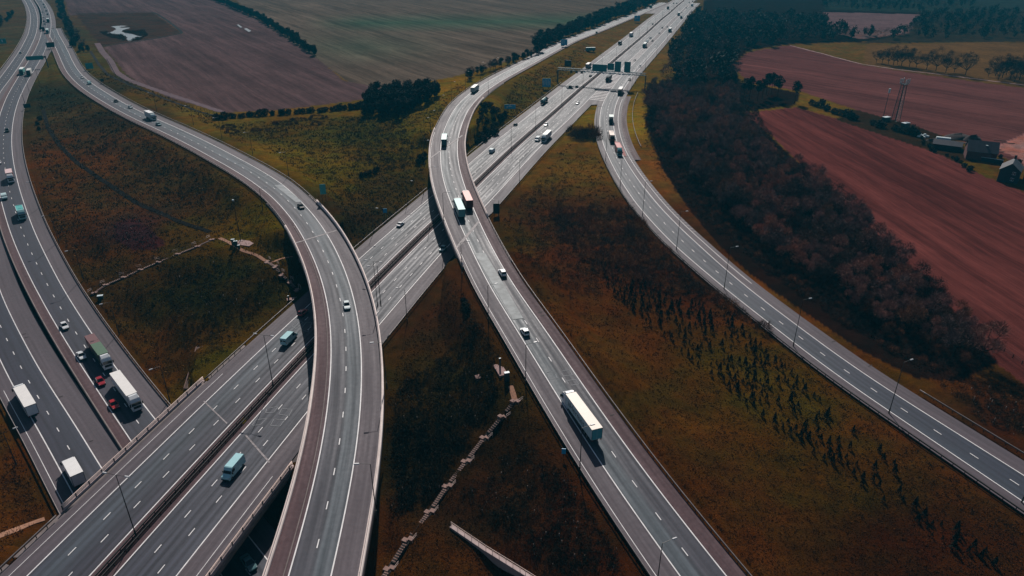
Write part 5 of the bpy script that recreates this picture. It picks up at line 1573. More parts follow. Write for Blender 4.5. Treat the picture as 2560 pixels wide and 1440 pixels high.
def gabled(name, label, cat, u, v, L, Wd, h, rh, ang, wall, roof, windows=(), chimney=False, extra=None):
    t = thing(name, label, cat, gp(u, v), ang)
    MB().box(-L / 2, L / 2, -Wd / 2, Wd / 2, -1, h).poly([(-L / 2, -Wd / 2, h), (-L / 2, Wd / 2, h), (-L / 2, 0, h + rh)][::-1]).poly([(L / 2, -Wd / 2, h), (L / 2, Wd / 2, h), (L / 2, 0, h + rh)]).build("wall", wall, t)
    e = .35
    sl = rh / (Wd / 2)
    rf = MB()
    for s_ in (-1, 1):
        lo_, hi_ = (s_ * (Wd / 2 + e), h - e * sl), (0, h + rh)
        pts = [(-L / 2 - e, *lo_), (L / 2 + e, *lo_), (L / 2 + e, *hi_), (-L / 2 - e, *hi_)]
        if s_ > 0: pts = pts[::-1]
        rf.hexa([(x, y, z_ + .02) for x, y, z_ in pts] + [(x, y, z_ + .2) for x, y, z_ in pts])
    ro = rf.build("roof", roof, t)
    if chimney:
        MB().box(L / 2 - 1.4, L / 2 - .4, -.45, .45, h + rh - .6, h + rh + 1.6).build("chimney", BRICKD, ro)
    for (x, z_, w_, hh, face) in windows:
        y = -Wd / 2
        if face == 'front':
            fr = MB().box(x - w_ / 2, x + w_ / 2, y - .06, y - .003, z_, z_ + hh).build("window", SWHITE, t)
            for k in (-1, 1): MB().box(x + k * w_ / 4 - w_ * .19, x + k * w_ / 4 + w_ * .19, y - .075, y - .062, z_ + .12, z_ + hh - .12).build("pane", GLASS, fr)
        else:
            fr = MB().box(-L / 2 - .06, -L / 2 - .003, x - w_ / 2, x + w_ / 2, z_, z_ + hh).build("window", SWHITE, t)
            for k in (-1, 1): MB().box(-L / 2 - .075, -L / 2 - .062, x + k * w_ / 4 - w_ * .19, x + k * w_ / 4 + w_ * .19, z_ + .12, z_ + hh - .12).build("pane", GLASS, fr)
    return t


gabled("farm_shed", "long low farm shed with a grey sheet roof", "shed", 2366, 371, 13, 8, 2.6, 1.6, math.radians(-32), BRICKD, SLATE)
bt_ = gabled("barn", "tall brick barn with a grey pyramid-like roof and one skylight", "barn", 2447, 396, 13, 11, 4.6, 4.2, math.radians(-26), BRICKR, SLATE)
MB().box(1.0, 2.0, -2.6, -1.8, 7.35, 7.5).build("skylight", SWHITE, bt_)
hs = gabled("farm_house", "dark farmhouse gable with two small white windows", "house", 2520, 449, 11, 8, 5.6, 3.2, math.radians(52), RENDER_, SLATE, windows=((-1.6, 1.1, 1.3, 1.4, 'side'), (-1.6, 3.9, 1.3, 1.4, 'side')), chimney=True)
gabled("farm_house", "second dark house cut by the picture edge", "house", 2590, 450, 10, 8, 5.2, 3.0, math.radians(40), RENDER_, SLATE, windows=((0, 1.2, 1.4, 1.4, 'front'),), chimney=True)
t = thing("garden_wall", "dark garden wall with a pale coping beside the farmhouse", "wall", gp(2468, 405), math.radians(-38))
MB().box(-5, 6.5, -.18, .18, -.6, 2.0).build("wall_body", RENDER_, t); MB().box(-5, 6.5, -.25, .25, 2.0, 2.14).build("coping", SWHITE, t)
gq = gp(2477, 402)
vehicle("panel_van", ("van", (226, 228, 230), 4.6), lambda: van_parts((226, 228, 230), 4.6, 2.0, 2.1), "white van parked in the farmyard behind the wall", "van", None, gq, math.radians(-20))
t = thing("tarpaulin_sheet", "white tarpaulin over a stack behind the long shed", "sheet", gp(2357, 352), math.radians(-28))
MB().frus(-3.6, 3.6, -1.3, 1.3, -.2, -3.4, 3.4, -1.0, 1.0, 1.9).build("cover", SWHITE, t)
HEAPM = mat("spoil_heap_soil", lin((40, 26, 28)), rough=.95, var=.3, scale=.5)
for u, v, r_, hh, lb in ((2395, 345, 9, 2.6, "broad dark spoil heap behind the farm"), (2432, 352, 6, 3.4, "steep black spoil heap behind the barn roof"), (2330, 352, 4, 1.2, "low rubble heap at the end of the hedge")):
    m_ = MB(); rows = []
    for i in range(7):
        f = i / 6
        rows.append([(r_ * (1 - f) * (1 + .18 * math.sin(3 * a + i)) * math.cos(a) + .3 * i * math.sin(a * 2), r_ * .7 * (1 - f) * (1 + .15 * math.cos(2 * a + i)) * math.sin(a), -.5 + (hh + .5) * (1 - (1 - f) ** 1.7)) for a in np.linspace(0, 2 * math.pi, 19)[:-1]])
    o = loft(rows).build("spoil_heap", HEAPM, None, gp(u, v), .3, smooth=True); tag(o, lb, "heap")
for i, (u, v, a0) in enumerate([(2412, 358, .6), (2420, 360, -.3), (2428, 362, .1), (2500, 352, -.35), (2520, 358, -.3), (2488, 375, .05), (2495, 380, 0)]):
    o = MB().box(-3.2, 3.2, -.16, .16, 0, .3).build("timber_log", mat("old_timber", lin((96, 72, 66)), rough=.9), None, gp(u, v), a0)
    tag(o, "old timber lying in the farmyard", "timber", "timbers in the farmyard")
for i, (u, v) in enumerate([(2300, 338), (2306, 341), (2312, 338), (2318, 342), (2297, 342), (2309, 345)]):
    o = MB().frus(-.9, .9, -.6, .6, -.1, -.75, .7, -.5, .45, .8).build("rubbish_bag", SWHITE, None, gp(u, v), i * .7)
    tag(o, "pale rubbish bag dumped at the end of the hedge", "bag", "rubbish dumped by the farm")


def post_fence(label, px, m_, hgt=1.2, step=3.0, rails=2, most=95):
    P = []
    for (u0, v0), (u1, v1) in zip(px[:-1], px[1:]):
        for f in np.linspace(0, 1, 20)[:-1]: P.append(gp(u0 + (u1 - u0) * f, v0 + (v1 - v0) * f))
    P = resample(np.array([p[:] for p in P]), step)
    t = thing("post_fence", label, "fence", P[0])
    pm_ = MB().box(-.08, .08, -.08, .08, -.3, hgt).mesh("post", m_)
    for p in P[:most]: ob("post", pm_, t, p - P[0])
    for k in range(rails):
        q = MB()
        for a, b in zip(P[:-1] - P[0], P[1:] - P[0]):
            z_ = hgt * (.45 + .5 * k / max(1, rails - 1)); q.tube((a[0], a[1], a[2] + z_), (b[0], b[1], b[2] + z_), .045, n=4, cap=False)
        q.build("rail", m_, t)


WOODF = mat("fence_timber", lin((46, 36, 34)), rough=.9, var=.2)
post_fence("post and rail fence along the pale farm track", [(268, 150), (290, 190), (345, 222), (420, 247), (480, 268), (546, 286)], WOODF, step=3.6)
post_fence("post and rail fence between the wood and the red field", [(2470, 852), (2510, 880), (2560, 915), (2600, 945)], WOODF, step=2.4)

# ------------------------------------------------------------------ plants
TWIG = tint_mat("twig_cover", .25, .5)
LEAF = tint_mat("leaf_cover", .3, .7)
BARK = mat("bark", lin((38, 27, 25)), rough=.95, var=.3, scale=1.5, spec=.1)
BARKR = mat("pine_bark", lin((52, 34, 28)), rough=.95, var=.3, scale=1.5, spec=.1)


def unit(a):
    return a / np.maximum(np.linalg.norm(a, axis=1), 1e-6)[:, None]


def slivers(P, Dr, ln, wd, rng):
    """thin pointed triangles: twigs or blades"""
    n = len(P)
    side = unit(np.cross(Dr, rng.normal(size=(n, 3))))
    ln = np.broadcast_to(ln, (n,))[:, None]; wd = np.broadcast_to(wd, (n,))[:, None]
    V = np.stack([P - side * wd / 2, P + side * wd / 2, P + Dr * ln], 1).reshape(-1, 3)
    return V, np.arange(3 * n).reshape(n, 3)


def clumps(P, size, rng, flat=.6):
    """small leafy faces turned every way"""
    n = len(P)
    a = unit(rng.normal(size=(n, 3))); b = unit(np.cross(a, rng.normal(size=(n, 3)) + [0, 0, flat]))
    s_ = np.broadcast_to(size, (n,))[:, None]
    V = np.stack([P - a * s_, P + b * s_ * .8, P + a * s_ * .7 - b * s_ * .5], 1).reshape(-1, 3)
    return V, np.arange(3 * n).reshape(n, 3)


def bare_tree(seed, hgt, rad, col, n=1100, low=.32, wd=.085, limbs=7):
    rng = np.random.default_rng(seed)
    tr = MB(); fork = hgt * low
    tr.tube((0, 0, -.6), (0, 0, fork), .028 * hgt * .6, .02 * hgt * .6, n=6)
    tops = []
    for i in range(limbs):
        a = 2 * math.pi * (i + rng.uniform(-.3, .3)) / limbs; el = rng.uniform(.45, 1.2)
        L_ = rng.uniform(.4, .62) * hgt
        st = Vector((0, 0, fork * rng.uniform(.75, 1.0)))
        e = st + Vector((math.cos(a) * math.cos(el) * L_ * rad / (hgt * .38), math.sin(a) * math.cos(el) * L_ * rad / (hgt * .38), math.sin(el) * L_))
        m_ = st.lerp(e, .5) + Vector((0, 0, -.05 * L_))
        tr.tube(st, m_, .011 * hgt, .008 * hgt, n=4, cap=False); tr.tube(m_, e, .008 * hgt, .003 * hgt, n=4, cap=False)
        tops += [m_, e, m_.lerp(e, .5)]
        for k in range(3):
            b = m_.lerp(e, rng.uniform(-.2, .8)); q = b + Vector(tuple(rng.normal(size=3) * .5)) * (L_ * .28) + Vector((0, 0, L_ * .25))
            tr.tube(b, q, .005 * hgt, .002 * hgt, n=3, cap=False); tops.append(q)
    tops = np.array([t[:] for t in tops])
    # twigs stand on rounded tufts around the limb ends: an uneven, lumpy crown
    nb = 11
    e_ = tops[rng.permutation(len(tops))[:nb]]
    bc = np.c_[e_[:, :2] * .9, np.clip(e_[:, 2], hgt * .45, hgt * .85)]
    bc[0] = (0, 0, hgt * .8)
    br = rng.uniform(.30, .5, nb) * rad
    k = rng.integers(0, nb, n)
    nd = unit(rng.normal(size=(n, 3)) + [0, 0, .55])
    P = bc[k] + nd * (br[k] * rng.uniform(.25, .95, n))[:, None]
    P[:, 2] = np.clip(P[:, 2], hgt * .2, hgt * 1.05)
    Dr = unit(nd + [0, 0, .35] + rng.normal(size=(n, 3)) * .4)
    V, Fc = slivers(P, Dr, rng.uniform(.5, 1.2, n) * hgt * .068, rng.uniform(.6, 1.5, n) * wd * hgt / 10, rng)
    cc = lin(col) * rng.uniform(.6, 1.4, (n, 1)) * rng.uniform(.75, 1.3, nb)[k][:, None]
    return tr, V, Fc, np.repeat(cc, 3, 0)


def leaf_tree(seed, hgt, rad, col, n=1300, low=.1, size=.34, shape="oval", bumps=9):
    rng = np.random.default_rng(seed)
    tr = MB().tube((0, 0, -.6), (0, 0, hgt * .9), .02 * hgt, .005 * hgt, n=6)
    for i in range(8):
        a = i * 2.4; z_ = hgt * (low + (.85 - low) * i / 8); r_ = rad * .6
        tr.tube((0, 0, z_), (math.cos(a) * r_, math.sin(a) * r_, z_ + r_ * .25), .008 * hgt, .003 * hgt, n=3, cap=False)
    if shape == "cone":
        t = rng.uniform(0, 1, n) ** .75; r_ = rad * (1 - t) * (1 + .18 * np.sin(t * 40)) * np.sqrt(rng.uniform(.25, 1, n)); a = rng.uniform(0, 2 * math.pi, n)
        P = np.stack([r_ * np.cos(a), r_ * np.sin(a), hgt * (low + (1 - low) * t)], 1)
    else:
        bc = unit(rng.normal(size=(bumps, 3))) * np.array([rad * .55, rad * .55, hgt * (.5 - low / 2) * .62]) + [0, 0, hgt * (.5 + low / 2)]
        br = rng.uniform(.38, .62, bumps) * rad
        k = rng.integers(0, bumps, n)
        P = bc[k] + unit(rng.normal(size=(n, 3))) * (br[k] * rng.uniform(.55, 1.05, n))[:, None]
        P[:, 2] = np.maximum(P[:, 2], hgt * low * .8)
    V, Fc = clumps(P, rng.uniform(.6, 1.4, n) * size, rng)
    cc = lin(col) * rng.uniform(.5, 1.5, (n, 1))
    return tr, V, Fc, np.repeat(cc, 3, 0)


def shrub_np(seed, hgt, rad, col, n=260, wd=.07):
    rng = np.random.default_rng(seed)
    a = rng.uniform(0, 2 * math.pi, n); r_ = np.sqrt(rng.uniform(0, 1, n)) * rad
    zt_ = hgt * np.sqrt(np.clip(1 - (r_ / rad) ** 2, 0, 1)) * rng.uniform(.25, .85, n)
    P = np.stack([r_ * np.cos(a) * (1 + .25 * np.sin(3 * a + seed)), r_ * np.sin(a), zt_], 1)
    Dr = unit(np.stack([np.cos(a) * r_ / rad, np.sin(a) * r_ / rad, np.full(n, .8)], 1) + rng.normal(size=(n, 3)) * .45)
    V, Fc = slivers(P, Dr, rng.uniform(.25, .5, n) * hgt, rng.uniform(.6, 1.5, n) * wd * max(1, hgt / 2.5), rng)
    cc = lin(col) * rng.uniform(.55, 1.45, (n, 1))
    return V, Fc, np.repeat(cc, 3, 0)


def leafy_shrub_np(seed, hgt, rad, col, n=240, size=.22):
    rng = np.random.default_rng(seed)
    P = unit(rng.normal(size=(n, 3))) * rng.uniform(.5, 1.0, (n, 1)) * np.array([rad, rad, hgt * .55]); P[:, 2] += hgt * .45; P[:, 2] = np.maximum(P[:, 2], 0)
    P[:, 0] += .25 * rad * np.sin(P[:, 2] * 3 + seed)
    V, Fc = clumps(P, rng.uniform(.6, 1.4, n) * size, rng)
    cc = lin(col) * rng.uniform(.5, 1.5, (n, 1))
    return V, Fc, np.repeat(cc, 3, 0)


class Kind:
    """one plant form: meshes shared by all its copies"""
    def __init__(s, name, data, m, bark=BARK):
        tr, V, Fc, cc = data
        s.name = name; s.trunk = tr.mesh("trunk", bark); s.crown = mesh_np("crown", V, Fc, m, col=cc)


def plant_tree(kd_, P, sc, rz, label, cat="tree", group=None):
    t = thing(kd_.name, label, cat, P, rz, group); t.scale = (sc, sc, sc)
    ob("trunk", kd_.trunk, t); ob("crown", kd_.crown, t)
    return t


def scatter(poly, spacing, most, vmin=-50, seed=1, tries=30000, zg=0.0, vmax=2000, taken=None):
    """points of ground inside a picture-outlined area, kept apart; nearest first"""
    rng = np.random.default_rng(seed)
    C_ = np.array([bp(u, max(v, -120), zg) for u, v in poly])
    lo, hi = C_[:, :2].min(0), C_[:, :2].max(0)
    XY = rng.uniform(lo, hi, (tries, 2))
    u, v = proj(np.c_[XY, np.full(tries, zg)])
    XY = XY[in_poly(u, v, poly) & (v > vmin) & (v < vmax)]
    grid = {} if taken is None else taken; out = []
    for x, y in XY:
        g = (int(x // spacing), int(y // spacing)); ok_ = True
        for i in (-1, 0, 1):
            for j in (-1, 0, 1):
                for q in grid.get((g[0] + i, g[1] + j), ()):
                    if (q[0] - x) ** 2 + (q[1] - y) ** 2 < spacing ** 2: ok_ = False; break
        if ok_:
            grid.setdefault(g, []).append((x, y)); out.append((x, y))
    out.sort(key=lambda p: p[0] ** 2 + p[1] ** 2)
    return [Vector((x, y, gz(x, y))) for x, y in out[:most]]


def along(px, step, jitter, seed=3):
    rng = np.random.default_rng(seed); P = []
    for (u0, v0), (u1, v1) in zip(px[:-1], px[1:]):
        for f in np.linspace(0, 1, 12)[:-1]: P.append(gp(u0 + (u1 - u0) * f, v0 + (v1 - v0) * f))
    P.append(gp(*px[-1]))
    P = resample(np.array([p[:] for p in P]), step)
    out = []
    for p in P:
        x, y = p[:2] + rng.normal(size=2) * jitter
        out.append(Vector((x, y, gz(x, y))))
    return out


def merge(name, forms, pts, sc, m, rng, tintmul=None):
    """one mesh of many tiny plants nobody would count"""
    Vs, Fs, Cs = [], [], []; b = 0
    for i, p in enumerate(pts):
        V, Fc, cc = forms[i % len(forms)]
        a = rng.uniform(0, 2 * math.pi); s_ = sc[i] if np.ndim(sc) else sc * rng.uniform(.7, 1.3)
        R_ = np.array([[math.cos(a), -math.sin(a), 0], [math.sin(a), math.cos(a), 0], [0, 0, 1]])
        Vs.append((V @ R_.T) * s_ + np.array(p[:])); Fs.append(Fc + b); Cs.append(cc * (1 if tintmul is None else tintmul[i])); b += len(V)
    o = ob(name, mesh_np(name, np.vstack(Vs), np.vstack(Fs), m, col=np.vstack(Cs)))
    o["kind"] = "stuff"
    return o


R_ = random.Random(5)
RED1, RED2, RED3, BRN, GRYB = (134, 92, 82), (154, 102, 84), (116, 84, 80), (112, 74, 54), (92, 72, 70)
WK = [Kind("bare_tree", bare_tree(20 + i, 11, 3.9 + .4 * (i % 3), c, n=4200, low=.2 if i % 2 else .3, wd=.075), TWIG) for i, c in enumerate([RED1, RED2, RED3, BRN, GRYB, (58, 44, 40), RED3, (74, 52, 44)])]
OAK = [Kind("oak_tree", bare_tree(50 + i, 18, 7.5, (46, 34, 32), n=2200, low=.24, wd=.07, limbs=9), TWIG) for i in range(4)]
EVG = [Kind("evergreen_tree", leaf_tree(70 + i, 11, 3.4, c, n=1500, low=.06, size=.42), LEAF) for i, c in enumerate([(26, 36, 34), (22, 32, 32), (32, 38, 30), (24, 34, 36)])]
PINE = [Kind("pine_tree", leaf_tree(90 + i, 13, 3.0, (26, 34, 26), n=1000, low=.45, size=.42), LEAF, BARKR) for i in range(3)]
BELT = [Kind("belt_tree", leaf_tree(80 + i, 11, 3.6, c, n=900, low=.06, size=.6), LEAF) for i, c in enumerate([(30, 38, 36), (36, 38, 34), (26, 36, 36)])] + [Kind("bare_tree", bare_tree(85, 11, 4, (70, 58, 56), n=900, wd=.2), TWIG)]
HDG = [Kind("hedge_tree", leaf_tree(86 + i, 11, 3.8, c, n=900, low=.06, size=.6), LEAF) for i, c in enumerate([(28, 42, 38), (24, 38, 36), (34, 42, 34)])]
FIR = [Kind("young_fir", leaf_tree(110 + i, 2.9, .95, c, n=190, low=.03, size=.27, shape="cone"), LEAF) for i, c in enumerate([(18, 24, 15), (15, 20, 12), (21, 24, 13), (14, 20, 16)])]
BSH = [shrub_np(130 + i, 3.0, 1.8, c, n=300) for i, c in enumerate([(84, 54, 38), (104, 60, 34), (66, 48, 40), (118, 74, 36)])]
DSH = [leafy_shrub_np(150 + i, 3.0, 1.7, c, n=520, size=.3) for i, c in enumerate([(26, 32, 26), (32, 34, 24), (24, 30, 30), (36, 36, 22)])]

# the wood along the slip road
WN = [(1618, 262), (1650, 205), (1690, 195), (1800, 225), (1830, 262), (1822, 302), (1898, 374), (2062, 500), (2205, 640), (2335, 772), (2430, 868), (2470, 903), (2395, 915), (2310, 872), (2180, 800), (2040, 715), (1920, 632), (1820, 545), (1730, 455), (1660, 362), (1622, 300)]
taken = {}
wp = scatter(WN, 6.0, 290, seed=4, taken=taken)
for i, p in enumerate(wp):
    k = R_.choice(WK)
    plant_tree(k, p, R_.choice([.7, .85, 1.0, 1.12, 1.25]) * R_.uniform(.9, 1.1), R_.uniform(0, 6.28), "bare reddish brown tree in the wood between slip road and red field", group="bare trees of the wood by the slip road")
for i, (u, v) in enumerate([(1830, 240), (1893, 252), (1905, 246), (1927, 236), (1755, 236), (1942, 250), (1986, 258), (1812, 246), (1858, 250), (1872, 254), (1915, 238)]):
    plant_tree(PINE[i % 3], gp(u, v), R_.uniform(1.0, 1.3), R_.uniform(0, 6), "dark pine with a bare trunk at the notch between the red fields", group="dark pines between the red fields")
for i, (u, v, s_) in enumerate([(2220, 162, .8), (2233, 163, .95), (2253, 165, 1), (2273, 167, .9), (2316, 174, .85), (2339, 178, 1.1), (2364, 182, 1.05), (2413, 188, 1.08), (2243, 162, .7), (2290, 169, .75), (2385, 181, .7), (2205, 158, .7), (2190, 157, .6)]):
    plant_tree(OAK[i % 4], gp(u, v), s_, R_.uniform(0, 6), "bare spreading oak in the row between red field and orange pasture", group="row of bare oaks along the red field")
for i, (u, v, s_) in enumerate([(2488, 190, .9), (2505, 195, 1.1), (2525, 198, 1.0), (2548, 200, 1.15), (2565, 205, 1), (2540, 192, .8), (2495, 200, .7), (2515, 188, .9), (2556, 190, .9), (2470, 192, .6), (2535, 206, .7)]):
    plant_tree(OAK[(i + 1) % 4], gp(u, v), s_, R_.uniform(0, 6), "bare tree in the dense clump at the end of the oak row", group="clump of bare trees at the end of the oak row")
# belts and clumps on the other side
for i, p in enumerate(scatter([(912, 297), (1000, 303), (1065, 268), (1125, 228), (1165, 200), (1130, 192), (1000, 217), (930, 255)], 4.6, 70, seed=8, zg=4)):
    plant_tree(EVG[i % 4], p, R_.uniform(.75, 1.2), R_.uniform(0, 6), "dark evergreen packed in the block beside the link road bend", group="dark evergreens of the block by the bend")
for i, p in enumerate(along([(1165, 200), (1230, 175), (1290, 156), (1345, 136)], 5.0, 1.2)):
    plant_tree(R_.choice(EVG[:2] + WK[3:5]), p, R_.uniform(.5, .8), R_.uniform(0, 6), "low tree in the thin belt between crop field and link road", group="low trees of the thin belt")
for i, p in enumerate(along([(1335, 128), (1352, 122), (1385, 104), (1430, 86), (1500, 60), (1570, 34), (1640, 6)], 5.5, 2.5) + along([(1345, 118), (1400, 92), (1480, 58), (1560, 26), (1610, 2)], 6.0, 2.5, 9)):
    plant_tree(R_.choice(BELT), p, R_.uniform(.8, 1.25), R_.uniform(0, 6), "dark tree in the tall belt along the far link road", group="dark trees of the far link road belt")
for i, p in enumerate(along([(522, -6), (555, 8), (592, 23), (650, 49), (720, 92), (786, 139)], 5.0, 1.5, 5)):
    plant_tree(R_.choice(HDG), p, R_.uniform(.5, .85), R_.uniform(0, 6), "dark green tree in the hedge line between plough and crop", group="trees of the hedge between plough and crop")
for i, p in enumerate(along([(148, 0), (160, 40), (178, 84), (192, 120), (215, 132)], 5.5, 2.0, 6)):
    plant_tree(R_.choice(EVG + WK[4:5]), p, R_.uniform(.4, .75), R_.uniform(0, 6), "small dark tree beside the far bend near the pond", group="small trees beside the far bend")
for i, p in enumerate(scatter([(0, 20), (40, 0), (60, 0), (52, 30), (20, 60), (0, 75)], 9, 16, seed=12, zg=6)):
    plant_tree(R_.choice(EVG + WK[4:5]), p, R_.uniform(.4, .8), R_.uniform(0, 6), "dark tree in the rough ground beyond the dual carriageway", group="trees beyond the dual carriageway")


def shrub_set(name, forms, m, pts, lo, hi, label, group):
    mes = [mesh_np(name, V, Fc, m, col=cc) for V, Fc, cc in forms]
    for p in pts:
        o = ob(name, R_.choice(mes), None, p, R_.uniform(0, 6.28)); s_ = R_.uniform(lo, hi); o.scale = (s_, s_, s_ * R_.uniform(.85, 1.2))
        tag(o, label, "shrub", group)


shrub_set("dark_shrub", DSH, LEAF, along([(542, 300), (620, 292), (700, 287), (800, 280), (905, 270)], 2.6, .8, 7), .8, 1.4, "dark shrub in the hedge below the ploughed field", "hedge shrubs below the ploughed field")
shrub_set("upright_shrub", DSH, LEAF, scatter([(1192, 345), (1212, 275), (1248, 232), (1290, 205), (1288, 240), (1255, 292), (1232, 332)], 4.2, 26, seed=14, zg=3), .7, 1.6, "dark upright shrub on the bank between link road and motorway", "upright shrubs between link road and motorway")
shrub_set("bare_bush", BSH, TWIG, scatter([(1425, 335), (1445, 290), (1478, 274), (1497, 300), (1494, 345), (1440, 352)], 2.8, 24, seed=15), 1.0, 1.7, "bare dark bush in the clump at the gore", "bare bushes at the gore")
shrub_set("bare_bush", BSH, TWIG, scatter([(1495, 365), (1515, 440), (1560, 520), (1630, 605), (1715, 700), (1815, 770), (1950, 862), (1880, 812), (1760, 742), (1640, 722), (1500, 690), (1440, 640), (1390, 570), (1380, 500), (1440, 440), (1475, 380)], 3.1, 150, seed=16, zg=-1), .5, 1.35, "bare brown bush in the dark hollow inside the slip road", "bare bushes in the hollow")
shrub_set("dark_shrub", DSH, LEAF, [gp(u, v) for u, v in [(2028, 262), (2040, 266), (2052, 268), (2066, 276), (2085, 284), (2098, 288), (2112, 290), (2125, 297), (2138, 300), (2182, 312), (2196, 318), (2208, 320), (2238, 326), (2252, 330), (2264, 334), (2278, 336), (2290, 340)]], 1.0, 1.7, "dark rounded bush in the hedge between the two red fields", "hedge bushes between the red fields")
shrub_set("dark_shrub", DSH, LEAF, [gp(u, v) for u, v in [(905, 444), (914, 440), (925, 436), (938, 432), (945, 425), (1050, 398), (1058, 405), (1062, 392), (1046, 410), (1160, 758), (1165, 770), (1168, 780), (100, 300), (94, 312), (98, 325)]], .5, 1.0, "small dark bush alone in rough grass near a bridge", "lone small bushes")
shrub_set("dark_shrub", DSH, LEAF, along([(2300, 348), (2340, 378), (2390, 404), (2440, 432)], 4.0, 1.0, 17) + [gp(u, v) for u, v in [(2470, 372), (2500, 395), (2545, 412), (2420, 350)]], .4, .9, "low dark bush in the scrubby edge of the farmyard", "scrub bushes around the farmyard")
# young firs
fp = scatter([(1500, 650), (1640, 705), (1760, 752), (1900, 862), (2020, 965), (2160, 1092), (2260, 1185), (2330, 1290), (2430, 1340), (2500, 1425), (2380, 1380), (2270, 1310), (2130, 1200), (1960, 1090), (1790, 945), (1690, 875), (1600, 802), (1520, 730)], 1.75, 5000, seed=21, tries=60000)
def dens(p):
    return .5 + .5 * math.sin(p.x * .16 + 1.7 * math.sin(p.y * .07)) * math.sin(p.y * .13 + p.x * .03)
fp = [p for p in fp if R_.random() < dens(p) * .75 + .28]
for p in fp[:270]:
    k = R_.choice(FIR); o = ob("young_fir", k.crown, None, p, R_.uniform(0, 6.28)); s_ = R_.uniform(.4, .95); o.scale = (s_ * .9, s_ * .9, s_)
    tag(o, "dark young fir planted on the orange grass between link and slip road", "sapling", "young firs between link and slip road")
rg = np.random.default_rng(31)
firs = [leaf_tree(140 + i, 2.5, .85, (17, 22, 13), n=70, low=.04, size=.3, shape="cone")[1:] for i in range(3)]
if len(fp) > 270: merge("young_fir_undergrowth", firs, fp[270:], .7, LEAF, rg)

# ------------------------------------------------------------------ plants that nobody would count
def tint_at(P):
    P = np.array([p[:] for p in P]); a = np.arctan2(P[:, 0], P[:, 1]); r = np.hypot(P[:, 0], P[:, 1])
    i = np.clip(np.round((a - az[0]) / (az[1] - az[0])).astype(int), 0, NA - 1)
    j = np.clip(np.round(np.log(r / 42) / math.log(2700 / 42) * (NR - 1)).astype(int), 0, NR - 1)
    return tint[i * NR + j]


GREY_ = (1, 1, 1)
def tuft_form(seed, n=5, hgt=.34, spread=.5, wd=.2):
    rng = np.random.default_rng(seed)
    P = np.c_[rng.normal(size=(n, 2)) * spread * .5, np.zeros(n) - .04]
    V, Fc = slivers(P, unit(np.c_[rng.normal(size=(n, 2)) * .6, np.ones(n)]), rng.uniform(.6, 1.3, n) * hgt, wd, rng)
    return V, Fc, np.repeat(rng.uniform(.6, 1.5, (n, 1)) * np.ones((1, 3)), 3, 0)


GRASS_AREAS = [([(100, 210), (200, 240), (420, 360), (600, 450), (690, 540), (745, 680), (740, 740), (420, 1000), (380, 980), (250, 790), (130, 560), (80, 380)], 9000),
               ([(560, 310), (900, 290), (1000, 300), (1180, 190), (1060, 360), (1060, 470), (900, 620), (830, 500), (700, 400)], 5000),
               ([(1010, 860), (1130, 690), (1260, 850), (1440, 1200), (1560, 1440), (960, 1440), (968, 1000)], 9000),
               ([(1250, 560), (1420, 360), (1500, 400), (1600, 560), (1800, 760), (2100, 970), (2560, 1280), (2560, 1440), (1860, 1440), (1560, 1040), (1350, 760)], 16000),
               ([(1600, 260), (1620, 400), (1760, 560), (2000, 740), (2240, 890), (2560, 1090), (2560, 960), (2400, 940), (2200, 830), (1980, 690), (1800, 560), (1680, 430), (1640, 300)], 4000),
               ([(0, 1060), (60, 1130), (130, 1260), (0, 1390)], 900), ([(1210, 340), (1290, 200), (1480, 100), (1440, 190), (1200, 360)], 2000), ([(190, 160), (260, 180), (560, 300), (640, 380), (500, 300), (300, 220)], 1500)]
GF = [tuft_form(200 + i) for i in range(8)]
pts = []
for poly, n in GRASS_AREAS:
    poly_a = np.array(poly, float); lo, hi = poly_a.min(0), poly_a.max(0)
    U = RNG.uniform(lo, hi, (int(n * 3), 2)); U = U[in_poly(U[:, 0], U[:, 1], poly)][:int(n * .85)]
    pts += [gp(u, v) for u, v in U]
pts = [p for p in pts if kd.find((p.x, p.y, 0))[2] > 2.2]
sc_ = np.array([max(.7, min(2.4, math.hypot(p.x, p.y) / 170)) for p in pts]) * RNG.uniform(.6, 1.5, len(pts))
tm = tint_at(pts) * RNG.choice([.8, 1.2, 1.6, 2.2], len(pts))[:, None] * np.where(RNG.random(len(pts)) < .25, 1, 1)[:, None]
merge("rough_grass", GF, pts, sc_, LEAF, RNG, tm)
